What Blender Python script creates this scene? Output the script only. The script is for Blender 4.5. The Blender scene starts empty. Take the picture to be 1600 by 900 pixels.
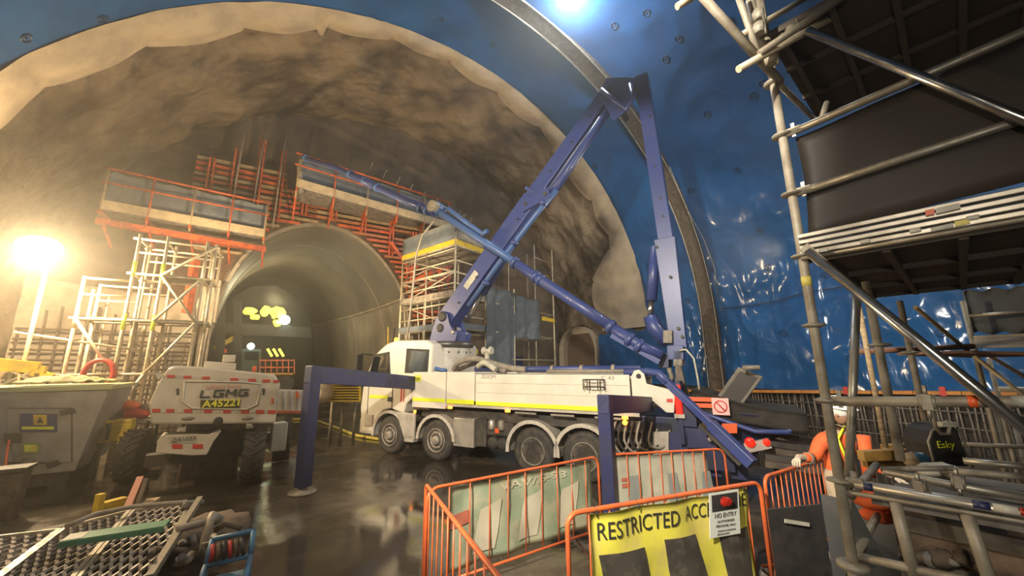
import bpy, math, random
from mathutils import Vector, Matrix, noise
random.seed(7)
S = bpy.context.scene
V3 = Vector
# ---------------------------------------------------------------- camera
FPX, PITCH, ROLL, HC = 600.0, math.radians(11.5), math.radians(-0.5), 2.6
CAMP = V3((0, 0, HC))
fw = V3((0, math.cos(PITCH), math.sin(PITCH)))
rt0 = V3((1, 0, 0)); up0 = rt0.cross(fw)
rt = rt0*math.cos(ROLL) + up0*math.sin(ROLL)
upv = rt.cross(fw)
cd = bpy.data.cameras.new('camera'); cam = bpy.data.objects.new('camera', cd)
S.collection.objects.link(cam); S.camera = cam
cd.sensor_width = 36; cd.lens = FPX/1600*36; cd.clip_start = .05; cd.clip_end = 300
M = Matrix(((rt.x, upv.x, -fw.x, 0), (rt.y, upv.y, -fw.y, 0), (rt.z, upv.z, -fw.z, HC), (0, 0, 0, 1)))
cam.matrix_world = M
# ---------------------------------------------------------------- world, exposure, lamps
w = bpy.data.worlds.new('world'); S.world = w; w.use_nodes = True
w.node_tree.nodes['Background'].inputs[0].default_value = (1.0, .86, .68, 1)
w.node_tree.nodes['Background'].inputs[1].default_value = .035
_v = w.node_tree.nodes.new('ShaderNodeVolumeScatter')      # dusty air of the cavern
_v.inputs['Color'].default_value = (1, .93, .8, 1); _v.inputs['Density'].default_value = .0065; _v.inputs['Anisotropy'].default_value = .74
w.node_tree.links.new(_v.outputs[0], w.node_tree.nodes['World Output'].inputs['Volume'])
S.view_settings.view_transform = 'Standard'; S.view_settings.look = 'None'
S.view_settings.gamma = 1; S.view_settings.use_curve_mapping = False
S.view_settings.exposure = 0.0

# survey helpers: a sight line from the camera station to a known plane of the site
def ray(x, y): return (fw*FPX + rt*(x-800) - upv*(y-450)).normalized()
def PY(x, y, Y): d = ray(x, y); return CAMP + d*(Y/d.y)          # vertical plane Y
def PZ(x, y, z=0.0): d = ray(x, y); return CAMP + d*((z-HC)/d.z)  # level z
TH = .55
ax = V3((-math.sin(TH), math.cos(TH), 0)); rr = V3((math.cos(TH), math.sin(TH), 0))
UC, RA, RZ, ZC = 4.6, 12.7, 12.3, 4.3
def W(t, u, z): return ax*t + rr*u + V3((0, 0, z))
def PT(x, y, t): d = ray(x, y); return CAMP + d*(t/d.dot(ax))
def uz(x, y, t): p = PT(x, y, t); return p.dot(rr), p.z
def PN(x, y, o, n): d = ray(x, y); return CAMP + d*((o-CAMP).dot(n)/d.dot(n))
def PV(x, y, off=0.0):
    d = ray(x, y); k = 2.0
    while k < 60:
        q = CAMP + d*k; u = q.dot(rr)
        r_ = abs(u-UC)/(RA-off) if q.z < ZC else math.hypot((u-UC)/(RA-off), (q.z-ZC)/(RZ-off))
        if r_ >= 1: return q
        k += .03
    return q

def lamp(name, kind, loc, energy, color=(1, .8, .55), size=.3, target=None, spot=None, blend=.5):
    l = bpy.data.lights.new(name, kind); l.energy = energy; l.color = color
    if kind == 'AREA': l.size = size
    else: l.shadow_soft_size = size
    if kind == 'SPOT': l.spot_size = math.radians(spot or 90); l.spot_blend = blend
    o = bpy.data.objects.new(name, l); S.collection.objects.link(o); o.location = loc
    if target is not None: o.rotation_euler = (V3(target)-V3(loc)).to_track_quat('-Z', 'Y').to_euler()
    return o
WARM = (1, .74, .42); NEUT = (1, .9, .74); COOL = (.86, .94, 1)
LAMP1 = PT(62, 387, 16.0)
lamp('flood_left', 'POINT', LAMP1 + (CAMP-LAMP1).normalized()*.35 - V3((0, 0, .25)), 3400, WARM, .22)
LAMP2 = PT(890, -20, 8.6)
lamp('flood_top', 'POINT', LAMP2 - V3((0, 0, .35)), 1500, COOL, .2)
lamp('work_flood_a', 'SPOT', (-3.0, -1.0, 6.5), 8200, NEUT, .13, target=(2.2, 11, 2.8), spot=66, blend=.25)
lamp('fill_scaffold', 'POINT', (-.4, -1.6, 2.6), 150, NEUT, .08)  # unseen fill added near the camera to brighten the near scaffold
lamp('fill_membrane', 'SPOT', W(-1, 9.0, 7.5), 2000, NEUT, .12, target=W(7.5, 17.3, 4.5), spot=95)  # added fill for the blue membrane wall, no fixture behind it
lamp('fill_right', 'SPOT', (8.5, 5.5, 7.3), 900, NEUT, .2, target=(2, 12, 1), spot=130)  # out-of-view fill added from the right
lamp('fill_left', 'SPOT', (-7.5, 2.0, 7.5), 1900, WARM, .25, target=(-3, 14, 1.5), spot=92)  # added warm fill from the upper left, outside the view
lamp('fill_tunnel_mouth', 'SPOT', W(6, 15.0, 6.5), 2600, NEUT, .3, target=W(20, 6, 8), spot=110)  # fill light towards the tunnel mouth, added without a fixture
lamp('fill_barriers', 'SPOT', (-1.6, -2.2, 4.6), 560, NEUT, .2, target=(1.0, 5.0, .6), spot=64)  # unseen fill added for the barriers and worker
lamp('fill_formwork', 'SPOT', W(13.5, 2.5, 3.6), 3600, WARM, .3, target=W(20.5, 2.5, 10.5), spot=120)  # added fill brightening the orange formwork from below
lamp('fill_adit', 'POINT', W(20, 20.5, 3.0), 160, NEUT, .3)  # light added to brighten the dark adit interior

# ---------------------------------------------------------------- materials
MATS = {}
def mat(name, col, rough=.5, metal=0.0, col2=None, scale=3.0, thr=(.42, .62), bump=0.0, bscale=20.0, rough2=None,
        emit=0.0, ecol=None, coat=0.0, stretch=None, alpha=1.0, detail=6, dist=.02, trans=0.0):
    if name in MATS: return MATS[name]
    m = bpy.data.materials.new(name); m.use_nodes = True; nt = m.node_tree; N = nt.nodes; L = nt.links
    b = N['Principled BSDF']; b.inputs['Base Color'].default_value = (*col, 1)
    b.inputs['Roughness'].default_value = rough; b.inputs['Metallic'].default_value = metal
    if coat: b.inputs['Coat Weight'].default_value = coat
    if trans: b.inputs['Transmission Weight'].default_value = trans
    if alpha < 1: b.inputs['Alpha'].default_value = alpha
    if emit:
        b.inputs['Emission Color'].default_value = (*(ecol or col), 1); b.inputs['Emission Strength'].default_value = emit
    if col2 or bump or rough2 is not None:
        tc = N.new('ShaderNodeTexCoord'); src = tc.outputs['Object']
        if stretch:
            mp = N.new('ShaderNodeMapping'); mp.inputs['Scale'].default_value = stretch; L.new(src, mp.inputs[0]); src = mp.outputs[0]
    if col2 or rough2 is not None:
        n = N.new('ShaderNodeTexNoise'); n.inputs['Scale'].default_value = scale; n.inputs['Detail'].default_value = detail
        n.inputs['Roughness'].default_value = .62; L.new(src, n.inputs['Vector'])
        r = N.new('ShaderNodeMapRange'); r.inputs[1].default_value = thr[0]; r.inputs[2].default_value = thr[1]; L.new(n.outputs[0], r.inputs[0])
        if col2:
            mx = N.new('ShaderNodeMix'); mx.data_type = 'RGBA'; mx.inputs[6].default_value = (*col, 1); mx.inputs[7].default_value = (*col2, 1)
            L.new(r.outputs[0], mx.inputs[0]); L.new(mx.outputs[2], b.inputs['Base Color'])
        if rough2 is not None:
            r2 = N.new('ShaderNodeMapRange'); r2.inputs[3].default_value = rough; r2.inputs[4].default_value = rough2
            L.new(r.outputs[0], r2.inputs[0]); L.new(r2.outputs[0], b.inputs['Roughness'])
    if bump:
        nb = N.new('ShaderNodeTexNoise'); nb.inputs['Scale'].default_value = bscale; nb.inputs['Detail'].default_value = 5; L.new(src, nb.inputs['Vector'])
        bp = N.new('ShaderNodeBump'); bp.inputs['Strength'].default_value = bump; bp.inputs['Distance'].default_value = dist
        L.new(nb.outputs[0], bp.inputs['Height']); L.new(bp.outputs[0], b.inputs['Normal'])
    MATS[name] = m; return m

m_rock = mat('shotcrete', (.22, .165, .105), .85, col2=(.085, .063, .043), scale=.42, thr=(.42, .62), bump=.9, bscale=2.6, dist=.12, rough2=.6)
m_fleece = mat('geotextile_fleece', (.40, .32, .22), .9, col2=(.31, .25, .18), scale=1.2, bump=.25, bscale=30)
m_memb = mat('blue_waterproof_membrane', (.012, .085, .24), .16, col2=(.010, .065, .18), scale=.5, bump=.22, bscale=1.1, dist=.05)
m_strip = mat('dark_joint_strip', (.055, .04, .028), .6, col2=(.11, .085, .06), scale=6, bump=.3, bscale=40)
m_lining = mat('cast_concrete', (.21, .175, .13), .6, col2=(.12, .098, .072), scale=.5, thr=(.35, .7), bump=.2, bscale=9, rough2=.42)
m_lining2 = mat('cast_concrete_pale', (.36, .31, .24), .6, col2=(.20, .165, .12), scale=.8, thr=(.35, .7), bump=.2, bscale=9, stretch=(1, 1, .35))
m_floor = None
m_timber = mat('rough_timber', (.40, .29, .16), .8, col2=(.24, .17, .10), scale=5, stretch=(1, 1, 6), bump=.3, bscale=18)
m_pale_timber = mat('pale_edge_board', (.56, .43, .25), .8, col2=(.42, .32, .2), scale=4)
m_grey_timber = mat('grey_scaffold_board', (.20, .175, .145), .8, col2=(.10, .085, .07), scale=5, bump=.3, bscale=18)
m_orange = mat('orange_red_steel', (.60, .11, .025), .5, col2=(.30, .06, .03), scale=4)
m_orange2 = mat('orange_barrier_paint', (.62, .125, .03), .42, col2=(.48, .10, .035), scale=5)
m_galv = mat('galvanised_steel', (.42, .39, .33), .42, .75, col2=(.30, .27, .22), scale=8, rough2=.6)
m_galvdull = mat('dusty_galvanised_steel', (.36, .32, .25), .6, .35, col2=(.24, .20, .15), scale=6)
m_galvwarm = mat('pale_scaffold_steel', (.55, .47, .34), .55, .3, col2=(.42, .34, .22), scale=6)
m_bright = mat('bright_aluminium_tube', (.62, .61, .58), .22, .95, col2=(.5, .48, .45), scale=12)
m_alu = mat('aluminium_plank', (.52, .47, .39), .4, .6, col2=(.38, .33, .26), scale=7)
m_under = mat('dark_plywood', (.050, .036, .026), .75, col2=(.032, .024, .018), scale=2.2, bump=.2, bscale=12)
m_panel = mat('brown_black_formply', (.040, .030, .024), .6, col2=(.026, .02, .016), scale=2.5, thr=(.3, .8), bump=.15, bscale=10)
m_blue = mat('blue_boom_paint', (.036, .055, .19), .4, col2=(.05, .065, .165), scale=3, thr=(.45, .75), coat=.2)
m_blue2 = mat('light_blue_pipe_paint', (.055, .12, .30), .42, col2=(.065, .11, .24), scale=3)
m_navy = mat('navy_outrigger_paint', (.018, .022, .078), .45, col2=(.024, .027, .065), scale=3)
m_darkblue = mat('very_dark_blue_steel', (.012, .018, .06), .45, col2=(.02, .022, .035), scale=3)
m_white = mat('white_truck_paint', (.66, .61, .51), .35, col2=(.54, .49, .40), scale=1.6, thr=(.4, .75), coat=.3)
m_lift = mat('cream_lift_paint', (.56, .50, .40), .4, col2=(.46, .41, .33), scale=1.6)
m_gen = mat('grey_generator_paint', (.27, .255, .235), .5, col2=(.20, .185, .165), scale=2)
m_black = mat('black_rubber', (.018, .017, .016), .7, col2=(.035, .03, .026), scale=5)
m_tyre = mat('dusty_tyre_rubber', (.026, .023, .02), .75, col2=(.055, .045, .036), scale=5, bump=.2, bscale=30)
m_rim = mat('dusty_wheel_rim', (.25, .22, .18), .6, .2, col2=(.15, .125, .1), scale=9)
m_chassis = mat('dirty_chassis_black', (.03, .027, .024), .6, col2=(.06, .05, .04), scale=5)
m_glass = mat('dark_tinted_glass', (.012, .014, .015), .06)
m_yel = mat('fluorescent_yellow_tape', (.66, .70, .03), .5)
m_yellow = mat('yellow_machine_paint', (.62, .42, .03), .45, col2=(.45, .30, .04), scale=4)
m_yelban = mat('yellow_banner_mesh', (.66, .60, .07), .65, col2=(.56, .47, .13), scale=3, thr=(.45, .65), bump=.15, bscale=8)
m_ink = mat('black_print', (.03, .028, .025), .6)
m_stripe = mat('worn_dark_banner_print', (.055, .048, .038), .6, col2=(.13, .115, .09), scale=7, thr=(.5, .75))
m_red = mat('red_print', (.50, .035, .025), .5)
m_redlens = mat('red_lens', (.35, .02, .01), .25, col2=(.2, .01, .008), scale=30)
m_redlit = mat('lit_red_lamp', (.6, .01, .005), .3, emit=1.6, ecol=(1, .015, .004))
m_amblit = mat('lit_amber_lamp', (1, .4, .05), .3, emit=7, ecol=(1, .24, .02))
m_lamp = mat('lit_flood_glass', (1, .9, .7), .3, emit=110, ecol=(1, .80, .50))
m_lamp2 = mat('lit_ceiling_flood', (1, 1, 1), .3, emit=60, ecol=(.95, .97, 1))
m_greenban = mat('pale_green_banner_mesh', (.26, .32, .21), .7, col2=(.38, .37, .25), scale=2.0, thr=(.45, .55), bump=.15, bscale=8)
m_greyban = mat('pale_grey_banner_mesh', (.44, .42, .32), .7, col2=(.33, .34, .27), scale=2.0, thr=(.42, .62), bump=.15, bscale=8)
m_bluegrey = mat('blue_grey_sheeting', (.085, .105, .13), .7, col2=(.13, .145, .16), scale=2.5, thr=(.4, .65), bump=.4, bscale=5)
m_shade = mat('blue_grey_net', (.07, .085, .10), .85, col2=(.11, .125, .13), scale=3, thr=(.35, .7), bump=.5, bscale=6)
m_green = mat('green_channel_paint', (.06, .20, .115), .5, col2=(.10, .24, .15), scale=4)
m_cyan = mat('blue_cart_paint', (.05, .16, .27), .5, col2=(.04, .10, .17), scale=4)
m_dirt = mat('brown_dusty_cloth', (.16, .115, .075), .9, col2=(.09, .065, .045), scale=5)
m_hivis = mat('orange_hi_vis_cloth', (.75, .13, .03), .75, col2=(.62, .10, .03), scale=6)
m_hiyel = mat('yellow_hi_vis_sheet', (.70, .68, .08), .6, col2=(.45, .40, .08), scale=3)
m_nvy = mat('navy_cloth', (.015, .02, .04), .8)
m_skin = mat('skin', (.33, .18, .11), .55)
m_khaki = mat('pale_khaki_cloth', (.42, .32, .22), .85, col2=(.35, .27, .19), scale=6)
m_glove = mat('pale_glove', (.50, .42, .32), .8)
m_hat = mat('white_helmet_plastic', (.78, .76, .70), .35)
m_bag = mat('white_plastic_bag', (.50, .47, .38), .5, col2=(.36, .34, .28), scale=6)
m_teal = mat('dark_teal_paint', (.04, .085, .075), .5)
m_silver = mat('silver_box', (.45, .41, .35), .4, .5, col2=(.36, .32, .27), scale=4)
m_pink = mat('pink_sign', (.80, .42, .38), .5)
m_orgplate = mat('orange_reflective_plate', (.65, .10, .02), .4)
m_hose = mat('dusty_grey_hose', (.26, .23, .19), .75, col2=(.18, .155, .12), scale=6)
m_post = mat('dark_column', (.07, .055, .04), .7)
m_concrete_lt = mat('stained_pale_wall', (.47, .40, .30), .8, col2=(.27, .21, .15), scale=.9, thr=(.35, .68), bump=.2, bscale=8)

# ---------------------------------------------------------------- mesh helpers
COL = S.collection.objects
MW = {}
def _mw(o): return MW.get(o.name, Matrix.Identity(4))
class MB:
    def __init__(s): s.v = []; s.f = []; s.sm = []
    def add(s, vs, fs, smooth=False):
        n = len(s.v); s.v += [V3(v) for v in vs]; s.f += [tuple(i+n for i in f) for f in fs]; s.sm += [smooth]*len(fs); return s
    def hexa(s, p):  # 8 points bottom loop, top loop
        return s.add(p, [(3, 2, 1, 0), (4, 5, 6, 7), (0, 1, 5, 4), (1, 2, 6, 5), (2, 3, 7, 6), (3, 0, 4, 7)])
    def box(s, lo, hi):
        x0, y0, z0 = lo; x1, y1, z1 = hi
        return s.hexa([(x0, y0, z0), (x1, y0, z0), (x1, y1, z0), (x0, y1, z0), (x0, y0, z1), (x1, y0, z1), (x1, y1, z1), (x0, y1, z1)])
    def obox(s, o, a, b, c):  # corner o, edge vectors
        o, a, b, c = V3(o), V3(a), V3(b), V3(c)
        return s.hexa([o, o+a, o+a+b, o+b, o+c, o+a+c, o+a+b+c, o+b+c])
    def beam(s, p, q, w, h, up=(0, 0, 1), w2=None, h2=None):
        p, q = V3(p), V3(q); d = (q-p).normalized(); up = V3(up)
        sd = d.cross(up)
        if sd.length < 1e-4: sd = d.cross(V3((1, 0, 0)))
        sd.normalize(); u = sd.cross(d).normalized(); w2 = w2 or w; h2 = h2 or h
        f = lambda c, w_, h_: [c-sd*w_/2-u*h_/2, c+sd*w_/2-u*h_/2, c+sd*w_/2+u*h_/2, c-sd*w_/2+u*h_/2]
        A = f(p, w, h); B = f(q, w2, h2)
        return s.add(A+B, [(0, 1, 2, 3), (7, 6, 5, 4), (0, 4, 5, 1), (1, 5, 6, 2), (2, 6, 7, 3), (3, 7, 4, 0)])
    def tube(s, p, q, r, n=10, r2=None, cap=True):
        return s.sweep([p, q], r, n, cap=cap, r2=r2)
    def sweep(s, pts, r, n=8, closed=False, cap=True, r2=None):
        pts = [V3(p) for p in pts]; k = len(pts); rings = []
        prev = None
        for i, p in enumerate(pts):
            if closed: d = pts[(i+1) % k]-pts[i-1]
            elif i == 0: d = pts[1]-p
            elif i == k-1: d = p-pts[-2]
            else: d = (pts[i+1]-p).normalized()+(p-pts[i-1]).normalized()
            d.normalize()
            if prev is None:
                a = d.cross(V3((0, 0, 1)))
                if a.length < .05: a = d.cross(V3((0, 1, 0)))
            else: a = prev - d*prev.dot(d)
            a.normalize(); b = d.cross(a); prev = a
            ri = r if r2 is None else r+(r2-r)*i/(k-1)
            if isinstance(r, (list, tuple)): ri = r[i]
            rings.append([p+(a*math.cos(2*math.pi*j/n)+b*math.sin(2*math.pi*j/n))*ri for j in range(n)])
        base = len(s.v)
        for R_ in rings: s.v += R_
        for i in range(k if closed else k-1):
            i2 = (i+1) % k
            for j in range(n):
                s.f.append((base+i*n+j, base+i2*n+j, base+i2*n+(j+1) % n, base+i*n+(j+1) % n)); s.sm.append(True)
        if cap and not closed:
            s.f.append(tuple(base+j for j in range(n))); s.sm.append(False)
            s.f.append(tuple(base+(k-1)*n+j for j in reversed(range(n)))); s.sm.append(False)
        return s
    def lathe(s, o, axis, prof, n=24, smooth=True, closed=False):  # prof: (radius, along)
        o = V3(o); axis = V3(axis).normalized(); a = axis.cross(V3((0, 0, 1)))
        if a.length < .05: a = V3((1, 0, 0))
        a.normalize(); b = axis.cross(a); base = len(s.v); k = len(prof)
        for r_, h in prof:
            for j in range(n):
                t = 2*math.pi*j/n; s.v.append(o+axis*h+(a*math.cos(t)+b*math.sin(t))*r_)
        for i in range(k if closed else k-1):
            i2 = (i+1) % k
            for j in range(n):
                s.f.append((base+i*n+j, base+i*n+(j+1) % n, base+i2*n+(j+1) % n, base+i2*n+j)); s.sm.append(smooth)
        if not closed:
            s.f.append(tuple(base+j for j in reversed(range(n)))); s.sm.append(False)
            s.f.append(tuple(base+(k-1)*n+j for j in range(n))); s.sm.append(False)
        return s
    def prism(s, pts, n):  # planar polygon extruded by vector n
        n = V3(n); k = len(pts); P = [V3(p) for p in pts]
        fs = [tuple(range(k)), tuple(reversed(range(k, 2*k)))]+[(i, i+k, (i+1) % k+k, (i+1) % k) for i in range(k)]
        return s.add(P+[p+n for p in P], fs)
    def grid(s, fn, nu, nv, smooth=True, skip=None, th=None):
        base = len(s.v)
        for i in range(nu+1):
            for j in range(nv+1): s.v.append(V3(fn(i/nu, j/nv)))
        for i in range(nu):
            for j in range(nv):
                if skip and skip(i/nu, j/nv): continue
                a = base+i*(nv+1)+j
                s.f.append((a, a+1, a+nv+2, a+nv+1)); s.sm.append(smooth)
        return s
    def sheet(s, fn, nu, nv, nrm, th):  # thick grid
        nrm = V3(nrm)*th; base = len(s.v)
        for q in (0, 1):
            for i in range(nu+1):
                for j in range(nv+1): s.v.append(V3(fn(i/nu, j/nv))+nrm*q)
        m = (nu+1)*(nv+1)
        for i in range(nu):
            for j in range(nv):
                a = base+i*(nv+1)+j
                s.f += [(a, a+1, a+nv+2, a+nv+1), (a+m, a+nv+1+m, a+nv+2+m, a+1+m)]; s.sm += [True, True]
        def edge(a, b): s.f.append((a, b, b+m, a+m)); s.sm.append(False)
        for i in range(nu): edge(base+i*(nv+1), base+(i+1)*(nv+1)); edge(base+i*(nv+1)+nv, base+(i+1)*(nv+1)+nv)
        for j in range(nv): edge(base+j, base+j+1); edge(base+nu*(nv+1)+j, base+nu*(nv+1)+j+1)
        return s
    def ball(s, c, r, n=12, m=8, sc=(1, 1, 1), f=None):
        c = V3(c); base = len(s.v)
        for i in range(m+1):
            ph = math.pi*i/m
            for j in range(n):
                t = 2*math.pi*j/n; d = V3((math.sin(ph)*math.cos(t)*sc[0], math.sin(ph)*math.sin(t)*sc[1], math.cos(ph)*sc[2]))
                s.v.append(c+d*(r*(f(d) if f else 1)))
        for i in range(m):
            for j in range(n):
                s.f.append((base+i*n+j, base+(i+1)*n+j, base+(i+1)*n+(j+1) % n, base+i*n+(j+1) % n)); s.sm.append(True)
        return s
    def build(s, name, m, parent=None, local=False, bevel=0, **kw):
        me = bpy.data.meshes.new(name); o = None
        if parent is not None and not local:
            inv = _mw(parent).inverted(); vs = [inv @ v for v in s.v]
        else: vs = s.v
        off = None
        if parent is None and not kw.get('keep'):
            lo = V3((min(v.x for v in vs), min(v.y for v in vs), min(v.z for v in vs))); hi = V3((max(v.x for v in vs), max(v.y for v in vs), max(v.z for v in vs)))
            off = V3(((lo.x+hi.x)/2, (lo.y+hi.y)/2, lo.z)); vs = [v-off for v in vs]
        me.from_pydata([tuple(v) for v in vs], [], s.f)
        me.polygons.foreach_set('use_smooth', s.sm)
        if m: me.materials.append(m)
        me.update()
        o = bpy.data.objects.new(name, me); COL.link(o)
        if parent is not None:
            o.parent = parent; MW[o.name] = _mw(parent).copy()
        elif off is not None: o.location = off; MW[o.name] = Matrix.Translation(off)
        if bevel:
            b = o.modifiers.new('bevel', 'BEVEL'); b.width = bevel; b.segments = 2; b.limit_method = 'ANGLE'
            b.harden_normals = False
        for k in ('label', 'category', 'group', 'kind'):
            if kw.get(k): o[k] = kw[k]
        return o
def thing(name, label, cat, loc=(0, 0, 0), rz=0.0, group=None, xax=None):
    o = bpy.data.objects.new(name, None); COL.link(o); o.location = loc
    if xax is not None: rz = math.atan2(xax[1], xax[0])
    o.rotation_euler = (0, 0, rz); o.empty_display_size = .1
    MW[o.name] = Matrix.Translation(V3(loc)) @ Matrix.Rotation(rz, 4, 'Z')
    o['label'] = label; o['category'] = cat
    if group: o['group'] = group
    return o
def dup(root, loc, rz=0.0, label=None, group=None, name=None):
    def cp(o, par):
        c = o.copy(); COL.link(c); c.parent = par
        for ch in KIDS.get(o.name, []): cp(ch, c)
        return c
    KIDS = {}
    for o in root.children_recursive: KIDS.setdefault(o.parent.name, []).append(o)
    r = cp(root, None); r.location = loc; r.rotation_euler = (0, 0, rz)
    MW[r.name] = Matrix.Translation(V3(loc)) @ Matrix.Rotation(rz, 4, 'Z')
    if label: r['label'] = label
    if group: r['group'] = group
    return r
def smo(P, n=5):
    P = [V3(p) for p in P]; o = []
    for i in range(len(P)-1):
        a, b, c, d = P[max(0, i-1)], P[i], P[i+1], P[min(len(P)-1, i+2)]
        for k in range(n):
            t = k/n; o.append(.5*(2*b+(c-a)*t+(2*a-5*b+4*c-d)*t*t+(3*b-a-3*c+d)*t**3))
    return o+[P[-1]]
def ptube(name, p, q, r, m, par, n=8, local=False, **kw): return MB().tube(p, q, r, n).build(name, m, par, local, **kw)
def pbox(name, lo, hi, m, par, local=True, bevel=0, **kw): return MB().box(lo, hi).build(name, m, par, local, bevel, **kw)
FONTC = {}
def text(s, size, o, xd, ud, m, par, name='lettering', off=.004, sx=1.0, fn=None, align='LEFT', shear=0.0, bold=0.0, **kw):
    o, xd, ud = V3(o), V3(xd).normalized(), V3(ud).normalized(); nd = xd.cross(ud)
    cu = bpy.data.curves.new('t', 'FONT'); cu.body = s; cu.size = size; cu.align_x = align; cu.extrude = .0015; cu.resolution_u = 3
    cu.shear = shear; cu.offset = bold
    tmp = bpy.data.objects.new('t', cu); COL.link(tmp)
    dg = bpy.context.evaluated_depsgraph_get(); dg.update(); me = bpy.data.meshes.new_from_object(tmp.evaluated_get(dg))
    vs = [v.co.copy() for v in me.vertices]; fs = [tuple(p.vertices) for p in me.polygons]
    COL.unlink(tmp); bpy.data.objects.remove(tmp); bpy.data.meshes.remove(me)
    mb = MB(); out = []
    for v in vs:
        p = o+xd*(v.x*sx)+ud*v.y+nd*(off+v.z)
        out.append(fn(p) if fn else p)
    mb.add(out, fs); return mb.build(name, m, par, **kw)
def struct(mb, name, m, parent=None, **kw):
    return mb.build(name, m, parent, kind='structure' if parent is None else None, **kw)
# ================================================================ THE CAVERN (setting)
def arcp(t, s, off=0.0):  # s: angle from right springline; negative = vertical right wall
    if s < 0: return W(t, UC+RA+off, ZC+s*RZ)
    if s > math.pi: return W(t, UC-RA-off, ZC-(s-math.pi)*RZ)
    return W(t, UC+(RA+off)*math.cos(s), ZC+(RZ+off)*math.sin(s))
def inward(s):
    if s < 0: return -rr
    if s > math.pi: return rr
    return -(rr*math.cos(s)+V3((0, 0, math.sin(s))))
def cnoise(p, k): return noise.noise(p*k)
ZM = 1.6
s_lo, s_hi = -(ZC-ZM)/RZ, math.pi+(ZC-.0)/RZ
def memb(a, b):
    t = -6+20.0*a; s = s_lo+(s_hi-s_lo)*b; p = arcp(t, s)
    lo_f = 1/(1+math.exp((p.z-7.5)*.8))            # the lower sheets are baggier and more creased
    d = .20*cnoise(p, .30)+(.03+.05*lo_f)*(1-abs(cnoise(V3((p.x, p.y, p.z*.55))+V3((7, 0, 0)), .75))*3)
    cs = V3((p.x*1.5, p.y*1.5, p.z*.45)); d += (.008+.07*lo_f)*(1-min(1, abs(cnoise(cs+V3((0, 9, 0)), 1.1))*4.5))
    d += .035*lo_f*(1-min(1, abs(cnoise(p+V3((3, 4, 0)), 2.4))*5))
    if a > .985: d *= (1-a)/.015
    return p+inward(s)*(d+.0)
mb = MB(); mb.grid(memb, 190, 380)
from mathutils.bvhtree import BVHTree
MBVH = BVHTree.FromPolygons(mb.v, mb.f)
memb_o = struct(mb, 'wall_right', m_memb, label='blue waterproof membrane lining the near arch and right wall of the cavern', keep=True)
# lower skirt of membrane running on behind the lorry
mb = MB()
def skirt(a, b):
    t = 13.9+3.9*a; z = ZM+(4.7-ZM-.25*math.sin(9*a))*b; p = W(t, UC+RA, z)
    return p-rr*(.05+.12*cnoise(p, .9)+.06*cnoise(p, 2.2))
mb.grid(skirt, 36, 30); struct(mb, 'membrane_skirt', m_memb, memb_o)
# shotcrete vault, t 14 .. 22
def shot(a, b):
    t = 13.7+8.8*a; s = -(ZC)/RZ+(math.pi+2*ZC/RZ)*b; p = arcp(t, s, .35)
    q = V3((t*.45, s*RZ*.45, 3))
    d = .26*noise.noise(q)+.16*noise.noise(q*2.3)+.09*abs(noise.noise(V3((t*.5, s*RZ*1.3, 1))))+.05*noise.noise(q*6)
    # heavy benches near the right haunch and flat drape towards the crown
    if .15 < s < 1.2: d += .22*noise.noise(V3((t*.9, s*3, 8)))
    return p+inward(s)*d
def niche(a, b):
    t = 13.7+8.8*a; s = -(ZC)/RZ+(math.pi+2*ZC/RZ)*b
    if s > .12: return False
    z = ZC+s*RZ if s < 0 else ZC+RZ*math.sin(s)
    return 18.2 < t < 21.6 and z < 3.6+1.6*math.sqrt(max(0, 1-((t-19.9)/1.75)**2))
mb = MB(); mb.grid(shot, 120, 360, skip=niche)
vault = struct(mb, 'ceiling', m_rock, label='brown shotcrete vault over the far part of the cavern', keep=True)
# side adit behind the lorry
mb = MB()
def adit(a, b):
    an = math.pi*b; t = 19.9+1.8*math.cos(an); z = 3.5+1.7*math.sin(an)
    if b < .02 or b > .98: z = 0
    return W(t, UC+RA-.15+6*a, z)
mb.grid(adit, 6, 24)
mb.add([W(18, UC+RA+5.5, 0), W(21.8, UC+RA+5.5, 0), W(21.8, UC+RA+5.5, 4.9), W(18, UC+RA+5.5, 4.9)], [(0, 1, 2, 3)])
struct(mb, 'adit_lining', m_fleece, vault)
mb = MB(); mb.obox(W(18.0, UC+RA+.6, 2.55), rr*.1, ax*3.8, V3((0, 0, 2.2))); struct(mb, 'adit_header_panel', mat('brown_header_board', (.20, .14, .09), .8), vault)
mb = MB(); mb.obox(W(18.0, UC+RA+.5, 2.35), rr*.2, ax*3.8, V3((0, 0, .2))); struct(mb, 'adit_sill', m_pale_timber, vault)
# grey fleece band at the end of the membrane, scalloped between its fixings
SC = [-.35, -.1, .1, .28, .47, .66, .86, 1.06, 1.27, 1.48, 1.7, 1.92, 2.13, 2.36, 2.6, 2.85, 3.1, 3.4]
def fleece(a, b):
    s = s_lo+.05+(math.pi+.25-s_lo)*b
    k = max(i for i in range(len(SC)) if SC[i] <= s or i == 0); k = min(k, len(SC)-2)
    f = min(1, max(0, (s-SC[k])/(SC[k+1]-SC[k]))); bul = math.sin(math.pi*f)
    wdt = .95+.35*bul+.5*noise.noise(V3((k*1.7, 0, 0)))
    if s > 1.9: wdt += .55
    if s < .95: wdt += .35
    if s < .42: wdt += 2.3*min(1, (.42-s)/.12)
    t = 13.9+wdt*a
    p = arcp(t, s, .0)
    return p+inward(s)*(.12*math.sin(math.pi*min(1, a*1.05))*(.4+bul)+.05*noise.noise(p*1.1)+.03-.12*a)
def fl_skip(a, b):
    s = s_lo+.05+(math.pi+.25-s_lo)*b
    return s < .03
mb = MB(); mb.grid(fleece, 14, 380, skip=fl_skip)
struct(mb, 'trim_1', m_fleece, label='grey fleece band along the edge of the blue membrane', keep=True)
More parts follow.
